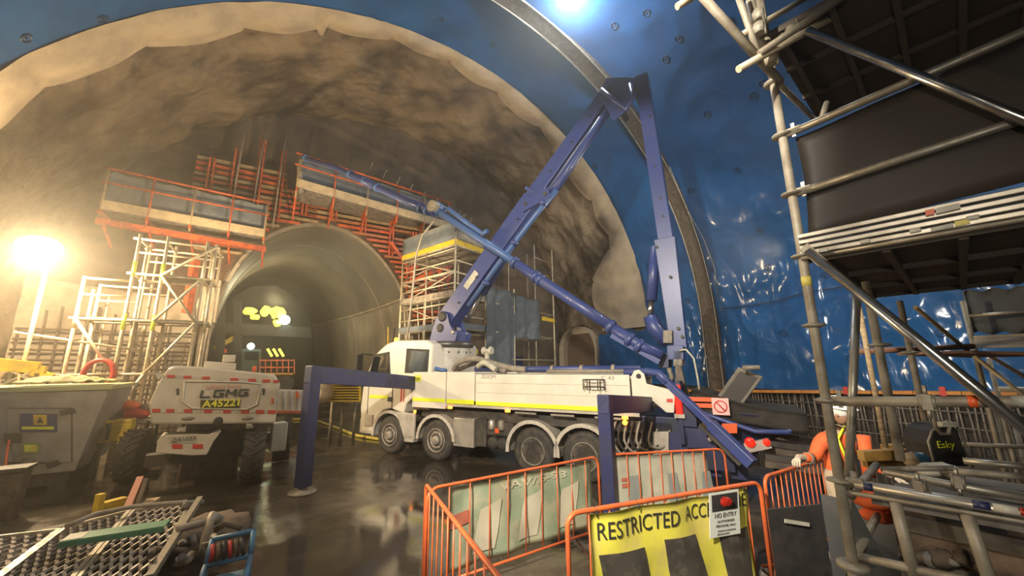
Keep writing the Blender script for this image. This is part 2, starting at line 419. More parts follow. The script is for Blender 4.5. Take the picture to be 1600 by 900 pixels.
# dark rib strip following the arch
mb = MB()
def rib(a, b):
    s = s_lo-.1+(2.6-s_lo)*b; t = 10.08+.62*a+.10*math.sin(s*5)*.3; p = arcp(t, s, 0)
    return p+inward(s)*(.20+.02*noise.noise(p*3))
mb.grid(rib, 4, 160)
mb.grid(lambda a, b: rib(0, b)+inward(s_lo-.1+(2.6-s_lo)*b)*(.06-.5*a), 1, 160); mb.grid(lambda a, b: rib(1, b)+inward(s_lo-.1+(2.6-s_lo)*b)*(.06-.5*a), 1, 160)
rib_o = struct(mb, 'trim_2', m_strip, label='dark joint strip curving up the blue membrane', keep=True)
for e in (-.03, .65):
    mb = MB(); mb.sweep([arcp(10.08+e, s_lo-.1+(2.6-s_lo)*k/80)+inward(s_lo-.1+(2.6-s_lo)*k/80)*.24 for k in range(81)], .028, 6)
    struct(mb, 'edge_cord', m_galvdull, rib_o)
# thin seam cable across the membrane
mb = MB(); pts = [PV(x, y, .35) for x, y in [(1128, 482), (1170, 478), (1215, 470), (1262, 456), (1320, 448), (1390, 444), (1470, 436)]]
mb.sweep(pts, .02, 6); struct(mb, 'seam_cable', m_black, memb_o)
mb = MB(); mb.sweep([PV(x, y, .3) for x, y in [(1046, 260), (1075, 330), (1100, 375), (1117, 420), (1122, 470)]], .016, 6); struct(mb, 'edge_cable', m_galv, memb_o)
# membrane fixing discs
disc0 = None
for x, y in [(1105, 178), (1192, 130), (1152, 266), (1187, 360), (1200, 418), (1140, 33), (1080, 297), (1178, 150), (1290, 430), (1060, 60), (960, 40), (1010, 20), (770, 70), (840, 25), (690, 30), (1040, 92), (1225, 520), (1330, 560), (1470, 520), (930, 260), (1110, 420), (1075, 470), (1540, 575), (40, 60), (160, 30)]:
    p, n_, _i, _d = MBVH.ray_cast(CAMP, ray(x, y))
    if p is None: continue
    if n_.dot(ray(x, y)) > 0: n_ = -n_
    q = n_.to_track_quat('Z', 'Y')
    if disc0 is None:
        m_ = MB(); pts = [(.12*math.cos(k*math.pi/8), .12*math.sin(k*math.pi/8), .02) for k in range(16)]
        m_.sweep(pts, .016, 5, closed=True); m_.lathe((0, 0, -.02), (0, 0, 1), [(.05, 0), (.05, .03), (.03, .04)], 12)
        disc0 = m_.build('fixing_disc', mat('dark_blue_disc', (.008, .03, .09), .4), memb_o, local=True); d_ = disc0
    else: d_ = disc0.copy(); COL.link(d_); d_.parent = memb_o
    d_.location = p; d_.rotation_mode = 'QUATERNION'; d_.rotation_quaternion = q
# wall foot: orange edging board, dark backing and the starter bars
mb = MB()
def zl(t): return 1.50+.31*(9.93-t)/8
for t0 in range(-5, 14, 1):
    mb = MB(); mb.obox(W(t0+.01, UC+RA-.42, zl(t0)-.09), rr*.5, ax*.98+V3((0, 0, zl(t0+1)-zl(t0))), V3((0, 0, .10)))
    o = struct(mb, 'edging_board', mat('orange_edging_timber', (.50, .20, .035), .6, col2=(.40, .15, .03), scale=3), memb_o)
mb = MB(); mb.obox(W(-6, UC+RA+.25, -.2), rr*.3, ax*28.2, V3((0, 0, 2.2)))
base_wall = struct(mb, 'wall_base', mat('dark_blinding_concrete', (.045, .036, .028), .8, col2=(.025, .02, .016), scale=1.5, bump=.4, bscale=5), keep=True, label='dark concrete kicker wall below the blue membrane')
m_bar = mat('grey_starter_bar', (.20, .17, .135), .6, .3, col2=(.10, .08, .065), scale=9)
bar0 = None
for k in range(112):
    t = -1.2+k*.135+random.uniform(-.03, .03)
    if bar0 is None:
        b_ = MB(); b_.sweep([(0, 0, 0), (.01, 0, .8), (-.01, .012, 1.5)], .026, 6); bar0 = b_.build('starter_bar', m_bar, base_wall, local=True); o = bar0
    else: o = bar0.copy(); COL.link(o); o.parent = base_wall
    o.location = W(t, UC+RA-.18+random.uniform(-.05, .03), 0); o.rotation_euler = (random.uniform(-.05, .05), random.uniform(-.05, .05), random.uniform(0, 6))
for z in (.35, .75, 1.2):
    ptube('distribution_bar', W(-2, UC+RA-.25, z), W(13.8, UC+RA-.25, z-.02), .016, m_bar, base_wall, 6)
for t, sc in ((9.2, 1), (5.6, 1), (3.3, 1)):
    mb = MB(); p = W(t, UC+RA-.45, zl(t)-.12); mb.obox(p, ax*.12, rr*.1, V3((0, 0, .26))); struct(mb, 'red_marker_tag', m_red, base_wall)

# ---------------------------------------------------------------- floor
def floor_mat():
    m = bpy.data.materials.new('wet_dark_concrete_floor'); m.use_nodes = True; nt = m.node_tree; N = nt.nodes; L = nt.links
    b = N['Principled BSDF']; g = N.new('ShaderNodeNewGeometry')
    def nz(sc, de=6, ro=.6, st=None):
        n = N.new('ShaderNodeTexNoise'); n.inputs['Scale'].default_value = sc; n.inputs['Detail'].default_value = de; n.inputs['Roughness'].default_value = ro
        L.new(g.outputs['Position'], n.inputs['Vector']); return n.outputs[0]
    def mr(i, a, b_, c, d):
        r = N.new('ShaderNodeMapRange'); r.interpolation_type = 'SMOOTHSTEP'
        for k, v in zip((1, 2, 3, 4), (a, b_, c, d)): r.inputs[k].default_value = v
        L.new(i, r.inputs[0]); return r.outputs[0]
    pud = mr(nz(.30, 5, .55), .46, .60, 1, 0)
    ro = mr(pud, 0, 1, .30, .02); L.new(ro, b.inputs['Roughness'])
    c = N.new('ShaderNodeMix'); c.data_type = 'RGBA'; c.inputs[6].default_value = (.052, .041, .029, 1); c.inputs[7].default_value = (.11, .086, .06, 1)
    L.new(mr(nz(2.3, 8, .65), .35, .7, 0, 1), c.inputs[0])
    c2 = N.new('ShaderNodeMix'); c2.data_type = 'RGBA'; c2.inputs[7].default_value = (.034, .027, .02, 1)
    L.new(c.outputs[2], c2.inputs[6]); L.new(pud, c2.inputs[0]); L.new(c2.outputs[2], b.inputs['Base Color'])
    bp = N.new('ShaderNodeBump'); bp.inputs['Distance'].default_value = .02
    s_ = N.new('ShaderNodeMath'); s_.operation = 'MULTIPLY_ADD'; L.new(pud, s_.inputs[0]); s_.inputs[1].default_value = -.38; s_.inputs[2].default_value = .42; L.new(s_.outputs[0], bp.inputs['Strength'])
    L.new(nz(7, 8, .7), bp.inputs['Height']); L.new(bp.outputs[0], b.inputs['Normal'])
    b.inputs['Specular IOR Level'].default_value = .6
    return m
m_floor = floor_mat()
mb = MB(); mb.grid(lambda a, b: V3((-45+75*a, -6+70*b, .015*noise.noise(V3((a*60, b*60, 0))))), 120, 110)
struct(mb, 'floor', m_floor, label='wet dark concrete floor with puddles', keep=True)

# ---------------------------------------------------------------- headwall and the lined tunnel
TW = 22.0
ARCH = [(-2.66, 0), (-2.66, 1.5), (-2.66, 3.05), (-2.62, 4.19), (-2.34, 5.68), (-1.7, 7.61), (-.52, 9.11), (1.15, 9.9), (2.74, 9.78), (4.15, 8.96), (5.36, 7.61), (6.11, 5.99), (6.5, 3.8), (6.5, 1.9), (6.5, 0)]
def cr(P, n):
    out = []
    for i in range(len(P)-1):
        p0 = P[max(0, i-1)]; p1 = P[i]; p2 = P[i+1]; p3 = P[min(len(P)-1, i+2)]
        for k in range(n):
            t = k/n
            out.append(tuple(.5*(2*p1[c]+(-p0[c]+p2[c])*t+(2*p0[c]-5*p1[c]+4*p2[c]-p3[c])*t*t+(-p0[c]+3*p1[c]-3*p2[c]+p3[c])*t**3) for c in (0, 1)))
    return out+[P[-1]]
AR = cr(ARCH, 4); NA = len(AR)-1
tax = V3((-math.sin(.62), math.cos(.62), 0))
def arch_u(z, side):  # outer face of the lining at height z
    best = None
    for u, zz in AR:
        if (u > 1.6) == (side > 0) and (best is None or abs(zz-z) < best[0]): best = (abs(zz-z), u)
    return best[1]
def hw(a, b):
    i = b*NA; k = min(NA-1, int(i)); f = i-k; u0 = AR[k][0]*(1-f)+AR[k+1][0]*f; z0 = AR[k][1]*(1-f)+AR[k+1][1]*f
    s = math.pi+ZC/RZ-(math.pi+2*ZC/RZ)*b; p1 = arcp(TW, s, .6); u1, z1 = p1.dot(rr), p1.z
    if b in (0, 1): z0 = z1 = 0
    return W(TW+.12*noise.noise(V3((u0+a*7, z0, 5))), u0+(u1-u0)*a, z0+(z1-z0)*a)
mb = MB(); mb.grid(hw, 24, NA*2)
head = struct(mb, 'wall_end', mat('dark_headwall_rock', (.13, .095, .065), .85, col2=(.065, .05, .035), scale=.8, bump=.6, bscale=3), keep=True, label='dark rock headwall around the lined tunnel mouth')
LEN = 46.0
def lin(i, d, off=0.0):
    u, z = AR[i]
    cx, cz = 1.9, 4.0; k = 1+off/6.0
    p = W(TW-.25, cx+(u-cx)*k, cz+(z-cz)*k if z > cz else z)
    bend = -(d*d)*.006
    return p+tax*d+V3((math.cos(.62), math.sin(.62), 0))*bend
def lining(i0, i1, nm, m, **kw):
    mb = MB(); mb.grid(lambda a, b: lin(round(i0+(i1-i0)*b), LEN*a**1.5), 40, i1-i0)
    return struct(mb, nm, m, keep=True, **kw)
isplit = min(i for i in range(NA) if AR[i][0] > 2 and AR[i][1] < 6.7)
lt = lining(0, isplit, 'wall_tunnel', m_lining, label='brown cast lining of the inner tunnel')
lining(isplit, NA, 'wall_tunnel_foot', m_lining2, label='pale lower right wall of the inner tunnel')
mb = MB(); mb.grid(lambda a, b: lin(round(NA*b), 0, .32*(a)), 2, NA); mb.grid(lambda a, b: lin(round(NA*b), -.0+.4*a, .32), 2, NA)
struct(mb, 'tunnel_mouth_rim', m_lining2, lt)
mb = MB(); mb.sweep([lin(isplit, LEN*(k/30)**1.5, -.06) for k in range(31)], .09, 6); struct(mb, 'kicker_joint', m_concrete_lt, lt)
for q in (4, 9, 15, 22, 30):  # pour joints
    mb = MB(); mb.sweep([lin(i, q, -.01) for i in range(NA+1)], .035, 5); struct(mb, 'pour_joint', m_lining2 if q == 4 else m_lining, lt)
mb = MB(); p0 = lin(0, LEN); p1 = lin(NA, LEN); mb.add([p0, p1, p1+V3((0, 0, 11)), p0+V3((0, 0, 11))], [(0, 1, 2, 3)]); struct(mb, 'wall_far', mat('painted_tunnel_darkness', (.03, .025, .02), .9), keep=True, label='dark far end of the inner tunnel')  # darkness of the tunnel depth put into the end plate's near-black colour
# pale stained wall to the left of the tunnel mouth, with a tied bar mat in front of it
mb = MB(); mb.sheet(lambda a, b: W(21.7+.06*noise.noise(V3((a*8, b*6, 0))), -8.3+5.3*a, 6.1*b*(1-.1*a)), 30, 24, -ax, .08)
pw = struct(mb, 'wall_left', m_concrete_lt, keep=True, label='pale stained wall behind the left scaffold')
for k in range(16): ptube('vertical_bar', W(21.35, -8.0+k*.33, 0), W(21.35, -8.0+k*.33+random.uniform(-.15, .15), 3.9+random.uniform(-.5, 1.2)), .035, m_dirt, pw, 6)
for k in range(11): ptube('horizontal_bar', W(21.28, -8.1, .3+k*.38), W(21.28, -3.1, .3+k*.38+random.uniform(-.08, .08)), .045, m_dirt, pw, 6)
mb = MB(); mb.obox(W(21.2, -3.55, 4.6), rr*1.2, ax*.5, V3((0, 0, 1.9))); struct(mb, 'concrete_stub', m_concrete_lt, pw)
# bluish sheet hung down the left edge
mb = MB(); mb.grid(lambda a, b: W(12.5+3.2*a, -7.9+.25*noise.noise(V3((a*9, b*3, 2))), .2+8.0*b-1.4*a*b), 40, 24); struct(mb, 'wall_left_sheet', mat('pale_blue_sheet', (.16, .22, .30), .4), keep=True, label='bluish plastic sheet down the left cavern wall')

# ================================================================ ORANGE STOP-END FORMWORK round the tunnel mouth
fwk = thing('formwork_shutter', 'orange steel formwork of stacked walers ringing the tunnel mouth', 'formwork', W(21.6, 2, 0))
mb = MB()
def ring(a, b):
    i = 10+round((NA-20)*b); u, z = AR[i]; k = 1.03+.46*a
    return W(21.75, 1.9+(u-1.9)*k, 3.2+(z-3.2)*k)
mb.grid(ring, 4, NA-20); mb.build('stop_end_boards', mat('brown_stop_end_board', (.13, .065, .035), .85, col2=(.06, .04, .03), scale=6), fwk)
mw_i = 0
def waler(u0, u1, z, t=21.3, h=.13):
    global mw_i; mw_i += 1
    m_ = (m_orange, m_orange, mat('faded_orange_steel', (.42, .16, .07), .6, col2=(.3, .1, .05), scale=5), m_timber)[mw_i*7 % 4]
    MB().beam(W(t, u0, z), W(t, u1, z+random.uniform(-.04, .04)), .12, h, up=(0, 0, 1)).build('waler', m_, fwk)
z = 4.9
while z < 12.3:
    if z < 10.1:
        ua = arch_u(z, 1)+.25; waler(ua, min(8.6, ua+1.9+.25*(z-5)*.8), z)
        if z > 7.6: ul = arch_u(z, -1)-.25; waler(ul-1.5-.2*(z-6), ul, z)
    else:
        waler(.4, 7.4-.5*(z-10), z) if z < 11.0 else None
        waler(-3.9, -.3+.15*(12-z), z)
        if z < 11.5: waler(-.2, 1.2, z)
    z += .27
for u, z0, z1 in [(8.0, 5.3, 8.4), (7.2, 5.6, 9.3), (6.3, 7.3, 10.3), (5.0, 8.7, 10.9), (3.5, 9.8, 11.2), (2.0, 10.2, 11.4), (.6, 10.2, 11.9), (-.55, 9.6, 13.4), (-1.45, 9.0, 13.7), (-2.4, 8.6, 12.9), (-3.3, 8.8, 12.2)]:
    for e in (-.09, .09): MB().beam(W(21.1, u+e, z0), W(21.1, u+e*.9, z1), .07, .14, up=ax).build('soldier', m_orange, fwk)
for u in (-.65, -1.55, -2.35): ptube('prop_tube', W(20.9, u, 9.2), W(20.9, u+.12, 14.2+random.uniform(-.6, .4)), .04, m_galvdull, fwk, 6)
MB().beam(W(20.8, 4.9, 9.4), W(20.8, 6.3, 7.6), .12, .16).build('diagonal_brace', m_orange, fwk)
MB().beam(W(20.8, -3.3, 4.9), W(20.8, -3.3, 7.3), .3, .2).build('diagonal_brace', m_orange, fwk)
for k in range(9): ptube('tie_bar', W(20.9, 3.4+.75*k, 12.9-.23*k), W(20.3, 3.6+.75*k, 13.6-.25*k), .03, m_galvdull, fwk, 5)

def platform(label, A, B, depth, zr, zb, nposts, zt=None):
    # A, B: ends of the front edge at board level (world); deck runs back by depth along ax
    d = B-A; pl = thing('access_platform', label, 'platform', ((A+B)/2))
    u = V3((0, 0, 1))
    MB().beam(A-u*zb/2, B-u*zb/2, .06, zb).build('edge_board', m_pale_timber, pl)
    for k in range(4):
        q0 = A+ax*(depth*k/4); MB().obox(q0-u*(zb+.06), d, ax*(depth/4-.03), u*.06).build('deck_board', m_grey_timber, pl)
    for z_ in (zr, zr*.55): ptube('guard_rail', A+u*z_-d*.02, B+u*z_+d*.02, .045, m_orange, pl, 6)
    for k in range(nposts):
        q = A+d*(k/(nposts-1)); ptube('guard_post', q-u*(zb+.5), q+u*zr, .04, m_orange if k % 2 else m_timber, pl, 6)
        MB().beam(q-u*(zb+.12)+V3(ax)*-.1, q-u*(zb+.12)+ax*(depth+.3), .08, .14).build('bracket', m_orange, pl)
        MB().beam(q-u*(zb+1.0)+ax*(depth+.2), q-u*(zb+.18), .07, .1).build('bracket_strut', m_orange, pl)
    mb = MB(); mb.sheet(lambda a, b: A+ax*.25+d*a+u*(.03+(zr*.93)*b+.04*math.sin(a*40)*b), 20, 3, ax, .03); mb.build('screen_panel', m_bluegrey, pl)
    return pl
A = PT(465, 279, 19.1); B = PT(700, 372, 20.6); B.z = A.z-.05
platform('long timber edged platform over the tunnel mouth, under the boom tip', A, B, 1.6, 1.25, .42, 6)
A = PT(160, 312, 19.0); B = PT(412, 371, 19.7); B.z = A.z
plL = platform('orange railed platform on the formwork left of the boom tip', A, B, 1.5, 1.25, .36, 5)
MB().beam(PT(150, 345, 19), PT(415, 390, 19.4), .2, .22).build('support_beam', m_orange, plL)
# ================================================================ SCAFFOLD TOWERS in the distance
def seg(par, nm, p, q, r, m): return ptube(nm, p, q, r, m, par, 6)
sc = thing('scaffold_tower', 'pale steel scaffold tower standing left of the tunnel mouth', 'scaffold', W(16.5, -3.5, 0))
T0 = 16.4; D = 1.3
US = [uz(118, 500, T0)[0], uz(200, 470, T0)[0], uz(246, 470, T0)[0], uz(311, 470, T0)[0], uz(326, 470, T0)[0]]
ZT = [uz(131, 434, T0)[1], uz(218, 368, T0)[1], uz(268, 372, T0)[1], uz(326, 380, T0)[1], uz(342, 385, T0)[1]]
zl_ = [1.0, uz(180, 585, T0)[1], uz(192, 500, T0)[1], uz(206, 427, T0)[1], uz(217, 373, T0)[1]]
for k, u in enumerate(US):
    for dt in (0, D):
        seg(sc, 'standard', W(T0+dt, u, 0), W(T0+dt, u, ZT[k]+.05), .05, m_galvwarm)
        if k in (0, 1): seg(sc, 'standard', W(T0+dt+.3, u+.16, 0), W(T0+dt+.3, u+.16, ZT[k]-.3), .045, m_galvwarm)
        if dt == 0:
            for zc_ in (zl_[2]-.3, zl_[3]-.1):
                if zc_ < ZT[k]: MB().lathe(W(T0, u, zc_), (0, 0, 1), [(.055, 0), (.055, .5)], 8).build('marker_tape', m_yel if k in (1, 2) else m_galvwarm, sc)
for j, z in enumerate(zl_):
    for dt in (0, D):
        a0 = 0 if j < 3 else 1
        seg(sc, 'ledger', W(T0+dt, US[a0]-.15, z), W(T0+dt, US[4]+.1, z), .042, m_galvwarm)
        if j in (3, 4): seg(sc, 'guard_rail', W(T0+dt, US[1], z-.45), W(T0+dt, US[2 if j == 3 else 4], z-.45), .036, m_galvwarm)
    for k in range(5):
        if z < ZT[k]: seg(sc, 'transom', W(T0, US[k], z), W(T0+D, US[k], z), .04, m_galvwarm)
zt = ZT[0]
for dt in (0, D): seg(sc, 'guard_rail', W(T0+dt, US[0], zt), W(T0+dt, US[1], zt), .036, m_galvwarm); seg(sc, 'guard_rail', W(T0+dt, US[0], zt-.5), W(T0+dt, US[1], zt-.5), .036, m_galvwarm)
for a, b, z0, z1 in [(0, 1, 2, 1), (2, 3, 1, 2), (3, 2, 2, 3), (2, 3, 2, 3), (4, 2, 4, 3), (2, 3, 0, 1), (1, 0, 0, 1), (1, 2, 0, 1)]:
    seg(sc, 'brace', W(T0-.08, US[a], zl_[z0]), W(T0-.08, US[b], zl_[z1]), .045, m_galvwarm)
seg(sc, 'ledger', PT(22, 519, T0), PT(220, 548, T0+.2), .04, m_galvwarm)
for j in (2, 3):
    for k in range(3): MB().obox(W(T0+.1+k*.38, US[0 if j == 2 else 2], zl_[j]+.03), rr*(US[4]-US[0 if j == 2 else 2]), ax*.33, V3((0, 0, .05))).build('deck_board', m_grey_timber, sc)

# middle tower with blue-grey sheeting
mt_ = thing('scaffold_tower', 'scaffold tower with blue-grey sheeting and yellow toe boards behind the lorry', 'scaffold', W(14, 5.9, 0))
C0 = W(14, 5.9, 0); er = (rr*1.8+ax*.8).normalized(); el = (rr*-1.15+ax*3.5).normalized(); U = V3((0, 0, 1))
def Q(a, b, z): return C0+er*a+el*b+U*z
SA = [0, 2.0, 4.2, 6.2, 8.2]; SB = [0, 1.85, 3.7]
LV = [7.5, 6.35, 5.4, 4.1, 2.9, 1.6]
tops = {0: 8.0, 1: 7.9, 2: 6.3, 3: 9.1, 4: 9.3}
for i, a in enumerate(SA):
    for j, b in enumerate(SB):
        if i > 1 and j > 1: continue
        seg(mt_, 'standard', Q(a, b, 0), Q(a, b, tops[i]+.1*j), .042, m_galvdull if (i+j) % 2 else m_galvwarm)
for z in LV:
    w_ = 1 if z > 6 else 4
    for b in SB[:2]: seg(mt_, 'ledger', Q(0, b, z), Q(SA[w_], b, z), .035, m_galvwarm)
    seg(mt_, 'ledger', Q(0, 3.7, z), Q(2, 3.7, z), .035, m_galvdull)
    for a in SA[:w_+1]: seg(mt_, 'transom', Q(a, 0, z), Q(a, 3.7 if a < 3 else 1.85, z), .035, m_galvdull)
    if z > 3:
        for e in (.5, 1.0): seg(mt_, 'guard_rail', Q(0, 0, z+e), Q(0, 3.7, z+e), .03, m_galvwarm); 
        seg(mt_, 'guard_rail', Q(0, 0, z+.5), Q(2, 0, z+.5), .03, m_galvwarm)
for a in (2, 4.2, 6.2, 8.2):
    for z in (7.6, 8.4):
        if a > 5: seg(mt_, 'guard_rail', Q(6.2, 0, z), Q(8.2, 0, z), .03, m_galvwarm)
for k in range(6):
    seg(mt_, 'ladder_rail', Q(.05+.28*(k % 2), 1.0+.5*k, 2.9), Q(.05, 1.0+.5*k, 5.3), .03, m_galvdull)
for z, zz in ((7.5, 6.35), (6.35, 5.4), (5.4, 4.1), (4.1, 2.9)):
    seg(mt_, 'brace', Q(0, 0 if z in (7.5, 5.4) else 3.7, zz), Q(0, 3.7 if z in (7.5, 5.4) else 0, z), .03, m_galvdull)
for z, m_ in ((7.5, m_yellow), (5.4, m_grey_timber), (4.1, m_bluegrey)):
    MB().obox(Q(0, 0, z)-er*.06, er*.05, el*3.7, U*.22).build('toe_board', m_, mt_)
    MB().obox(Q(0, 0, z)-el*.06, el*.05, er*2.0, U*.22).build('toe_board', m_, mt_)
    for k in range(5): MB().obox(Q(.02+.4*k, 0, z-.06), er*.36, el*3.7, U*.06).build('deck_board', m_grey_timber, mt_)
MB().sheet(lambda a, b: Q(-.05, 0, 7.72)+el*(3.7*a)+U*(.75*b), 10, 3, er, .02).build('screen_sheet', m_bluegrey, mt_)
MB().sheet(lambda a, b: Q(0, -.05, 7.72)+er*(2.0*a)+U*(.4*b), 8, 2, el, .02).build('screen_sheet', m_galvdull, mt_)
def drape(x0, x1, z0, z1, nm='debris_net'):
    MB().sheet(lambda a, b: Q(x0+(x1-x0)*a, -.12+.10*math.sin((x0+(x1-x0)*a)*5)+.07*noise.noise(V3((a*6, b*6, x0))), z0+(z1-z0)*b), 24, 20, el, .02).build(nm, m_shade, mt_)
drape(1.9, 4.25, .3, 6.1); drape(4.25, 6.6, 3.9, 6.0)
for a in (0, 6.8): MB().obox(Q(a, -.08, 5.0 if a else 3.1), er*1.4, el*.05, U*.2).build('toe_board', m_yellow, mt_)
MB().obox(Q(5, .9, .3), er*1.2, el*.8, U*2.8).build('stacked_panel', m_navy, mt_)
# red steel cradle hanging on formwork beside the tower
cr_ = thing('steel_cradle', 'red steel bracket frame beside the sheeted scaffold tower', 'frame', W(20, 7.6, 4.9))
for p, q in [((640, 440), (705, 415)), ((640, 455), (705, 432)), ((700, 375), (700, 440)), ((665, 400), (665, 450)), ((640, 420), (700, 400)), ((660, 395), (700, 440))]:
    MB().beam(PT(*p, 18.6), PT(*q, 18.6), .12, .16).build('steel_member', m_orange, cr_)
for y in (405, 425, 445): seg(cr_, 'tie_tube', PT(634, y+12, 18.3), PT(700, y-18, 17.6), .04, m_galvdull)
for x in (637, 668, 702): seg(cr_, 'hanger_tube', PT(x, 372, 18.6), PT(x-1, 452, 18.6), .05, m_orange)

# ================================================================ gantry and people carrier deep in the inner tunnel
g = thing('tunnel_gantry', 'dark service gantry with glowing yellow sheets deep inside the inner tunnel', 'gantry', PT(410, 600, 34))
tg = 33.0
def GP(x, y, dt=0): return PT(x, y, tg+dt)
m_gd = mat('dark_gantry_steel', (.03, .027, .022), .6)
out = [(322, 600), (318, 545), (330, 505), (355, 470), (392, 448), (430, 446), (462, 462), (484, 495), (491, 550), (485, 602)]
mb = MB(); c_ = GP(410, 560, 6)
P1 = [GP(x, y) for x, y in out]; P2 = [GP(x, y, 6) for x, y in out]
mb.add(P1+P2, [(i, i+1, i+1+len(out), i+len(out)) for i in range(len(out)-1)]); mb.add(P2, [tuple(range(len(out)))])
mb.build('shield_skin', m_gd, g)
for x in (345, 372): MB().beam(GP(x, 605), GP(x, 470), .5, .5, up=ax).build('portal_leg', m_gd, g)
MB().beam(GP(330, 512), GP(485, 520), .4, .8, up=(0, 0, 1)).build('portal_beam', m_gd, g)
MB().beam(GP(335, 545), GP(372, 525), .3, .3).build('yellow_brace', m_yellow, g)
for x, y, w_, h_ in [(382, 480, 16, 12), (392, 492, 12, 8), (410, 478, 12, 16), (424, 478, 16, 20), (436, 484, 8, 18), (428, 500, 8, 10)]:
    MB().ball(GP(x+w_/2, y+h_/2, -.4), 1, 16, 10, sc=(w_/600*17, .3, h_/600*14), f=lambda d: 1+.55*noise.noise(d*3+V3((x, 0, 0)))).build('yellow_sheet', mat('emissive_yellow_sheet', (.9, .8, .1), .5, emit=1.3, ecol=(1, .85, .12)), g)  # crumpled yellow sheets with emission in their material
MB().ball(GP(445, 500, -.8), .35, 10, 6).build('work_lamp', mat('lit_green_white', (1, 1, 1), .3, emit=14, ecol=(.75, 1, .85)), g)
lamp('gantry_lamp', 'POINT', GP(430, 470, -3.5), 420, (1, .85, .5), .3)
c2 = thing('service_truck', 'dark teal service vehicle with orange basket parked in the inner tunnel', 'truck', PT(420, 612, 27))
tg = 26.0
def BX(nm, x0, y0, x1, y1, m, par, dep=1.2, dt=0):
    a = GP(x0, y1, dt); b_ = GP(x1, y1, dt); c__ = GP(x0, y0, dt); return MB().obox(a, b_-a, ax*dep, c__-a).build(nm, m, par)
BX('cab', 378, 545, 408, 585, m_teal, c2); BX('windscreen', 383, 549, 404, 562, m_glass, c2, .1, -.15)
BX('chassis', 372, 585, 456, 600, m_chassis, c2, 2.0)
for y in (562, 573, 584): BX('basket_rail', 405, y, 458, y+2, m_orange, c2, .1, -.4)
for x in range(405, 460, 9): BX('basket_post', x, 561, x+1.5, 585, m_orange, c2, .08, -.4)
BX('basket_floor', 405, 583, 458, 586, m_yellow, c2, 1.0, -.4)
for x in (418, 427, 436): MB().beam(GP(x, 545, -.6), GP(x+7, 557, -.6), .32, .12).build('yellow_tube_light', mat('lit_yellow_tube', (.9, .85, .1), .5, emit=1.2, ecol=(1, .9, .12)), c2)
BX('orange_lamp', 350, 545, 354, 551, m_orgplate, c2, .2, -.5); MB().ball(GP(392, 541, -.5), .18, 8, 6).build('head_lamp', mat('lit_white_small', (1, 1, 1), .3, emit=9, ecol=(.9, 1, .95)), c2)
for x in (385, 445): MB().lathe(GP(x, 600, -.3), ax, [(.45, 0), (.5, .08), (.5, .3), (.45, .38)], 16).build('wheel', m_tyre, c2)
# water filled barrier and ventilation box
vb = thing('traffic_barrier', 'white and orange water filled barrier at the mouth of the inner tunnel', 'barrier', PT(455, 645, 19))
tg = 19.0
BX('barrier_shell', 434, 609, 482, 643, mat('white_barrier_plastic', (.62, .58, .52), .5), vb, .5)
BX('foot_rail', 432, 642, 484, 646, m_orange, vb, .6, -.1)
for x in (441, 452, 463, 474): BX('moulded_rib', x, 611, x+1.6, 640, m_galvdull, vb, .1, -.1)
BX('orange_patch', 462, 612, 467, 622, m_orgplate, vb, .05, -.13)
P = PT(495, 640, 16); vx = thing('air_compressor', 'yellow slatted air unit on legs beside the tunnel mouth', 'compressor', (P.x, P.y, 0))
tg = 15.2
BX('housing', 515, 596, 562, 625, mat('black_grille_back', (.05, .04, .02), .7), vx, 1.6)
for k in range(7): BX('slat', 515, 596+k*4.1, 562, 598.2+k*4.1, m_yellow, vx, .1, -.12)
for x in (513.5, 561): BX('frame_post', x, 594, x+3, 627, m_yellow, vx, .12, -.15)
for y in (593, 625): BX('frame_rail', 513, y, 564, y+3, m_yellow, vx, .12, -.15)
MB().lathe(GP(507, 612, .2), -ax-rr*.5, [(.3, 0), (.38, .1), (.38, .5), (.2, .75)], 16).build('fan_drum', m_galvwarm, vx)
for x in (520, 536, 556): MB().tube(GP(x, 626, .6), V3((*(GP(x, 626, .6).xy), 0)), .06, 8).build('leg', m_galvdull, vx)
hs = [PZ(x, y, .05) for x, y in [(428, 655), (470, 655), (500, 659), (525, 668), (555, 680), (590, 686), (640, 688), (690, 684)]]
MB().sweep(hs, .055, 8).build('floor_hose', mat('yellow_hose', (.62, .52, .10), .5), label='yellow hose lying on wet floor in front of lorry cab', category='hose')
# ceiling flood and tower light, modelled lamps
l2 = thing('flood_light', 'bright white flood light near the top of the blue arch', 'lamp', LAMP2)
MB().lathe(LAMP2+U*.02, (0, 0, -1), [(.30, 0), (.30, .05)], 24).build('lens', m_lamp2, l2)
MB().lathe(LAMP2+U*.25, (0, 0, -1), [(.12, 0), (.34, .18), (.34, .22)], 24).build('reflector', m_galv, l2)
MB().tube(LAMP2+U*.25, LAMP2+U*.9, .03, 8).build('drop_rod', m_galv, l2)
l1 = thing('tower_light', 'glaring warm flood light on a mast at the left wall', 'lamp', (LAMP1.x, LAMP1.y, 0))
dl = ((CAMP-LAMP1).normalized()*.42-U*.6).normalized()
MB().lathe(LAMP1, dl, [(.42, 0), (.42, .06)], 24).build('lens', m_lamp, l1)
MB().lathe(LAMP1-dl*.22, dl, [(.1, 0), (.46, .18), (.46, .21)], 24).build('reflector', m_galv, l1)
MB().tube((LAMP1.x-.1, LAMP1.y+.35, 0), (LAMP1.x-.1, LAMP1.y+.35, LAMP1.z+.1), .05, 8).build('mast', m_galvwarm, l1)
MB().beam((LAMP1.x-.1, LAMP1.y+.35, LAMP1.z), LAMP1-dl*.2, .08, .08).build('bracket', m_galvwarm, l1)
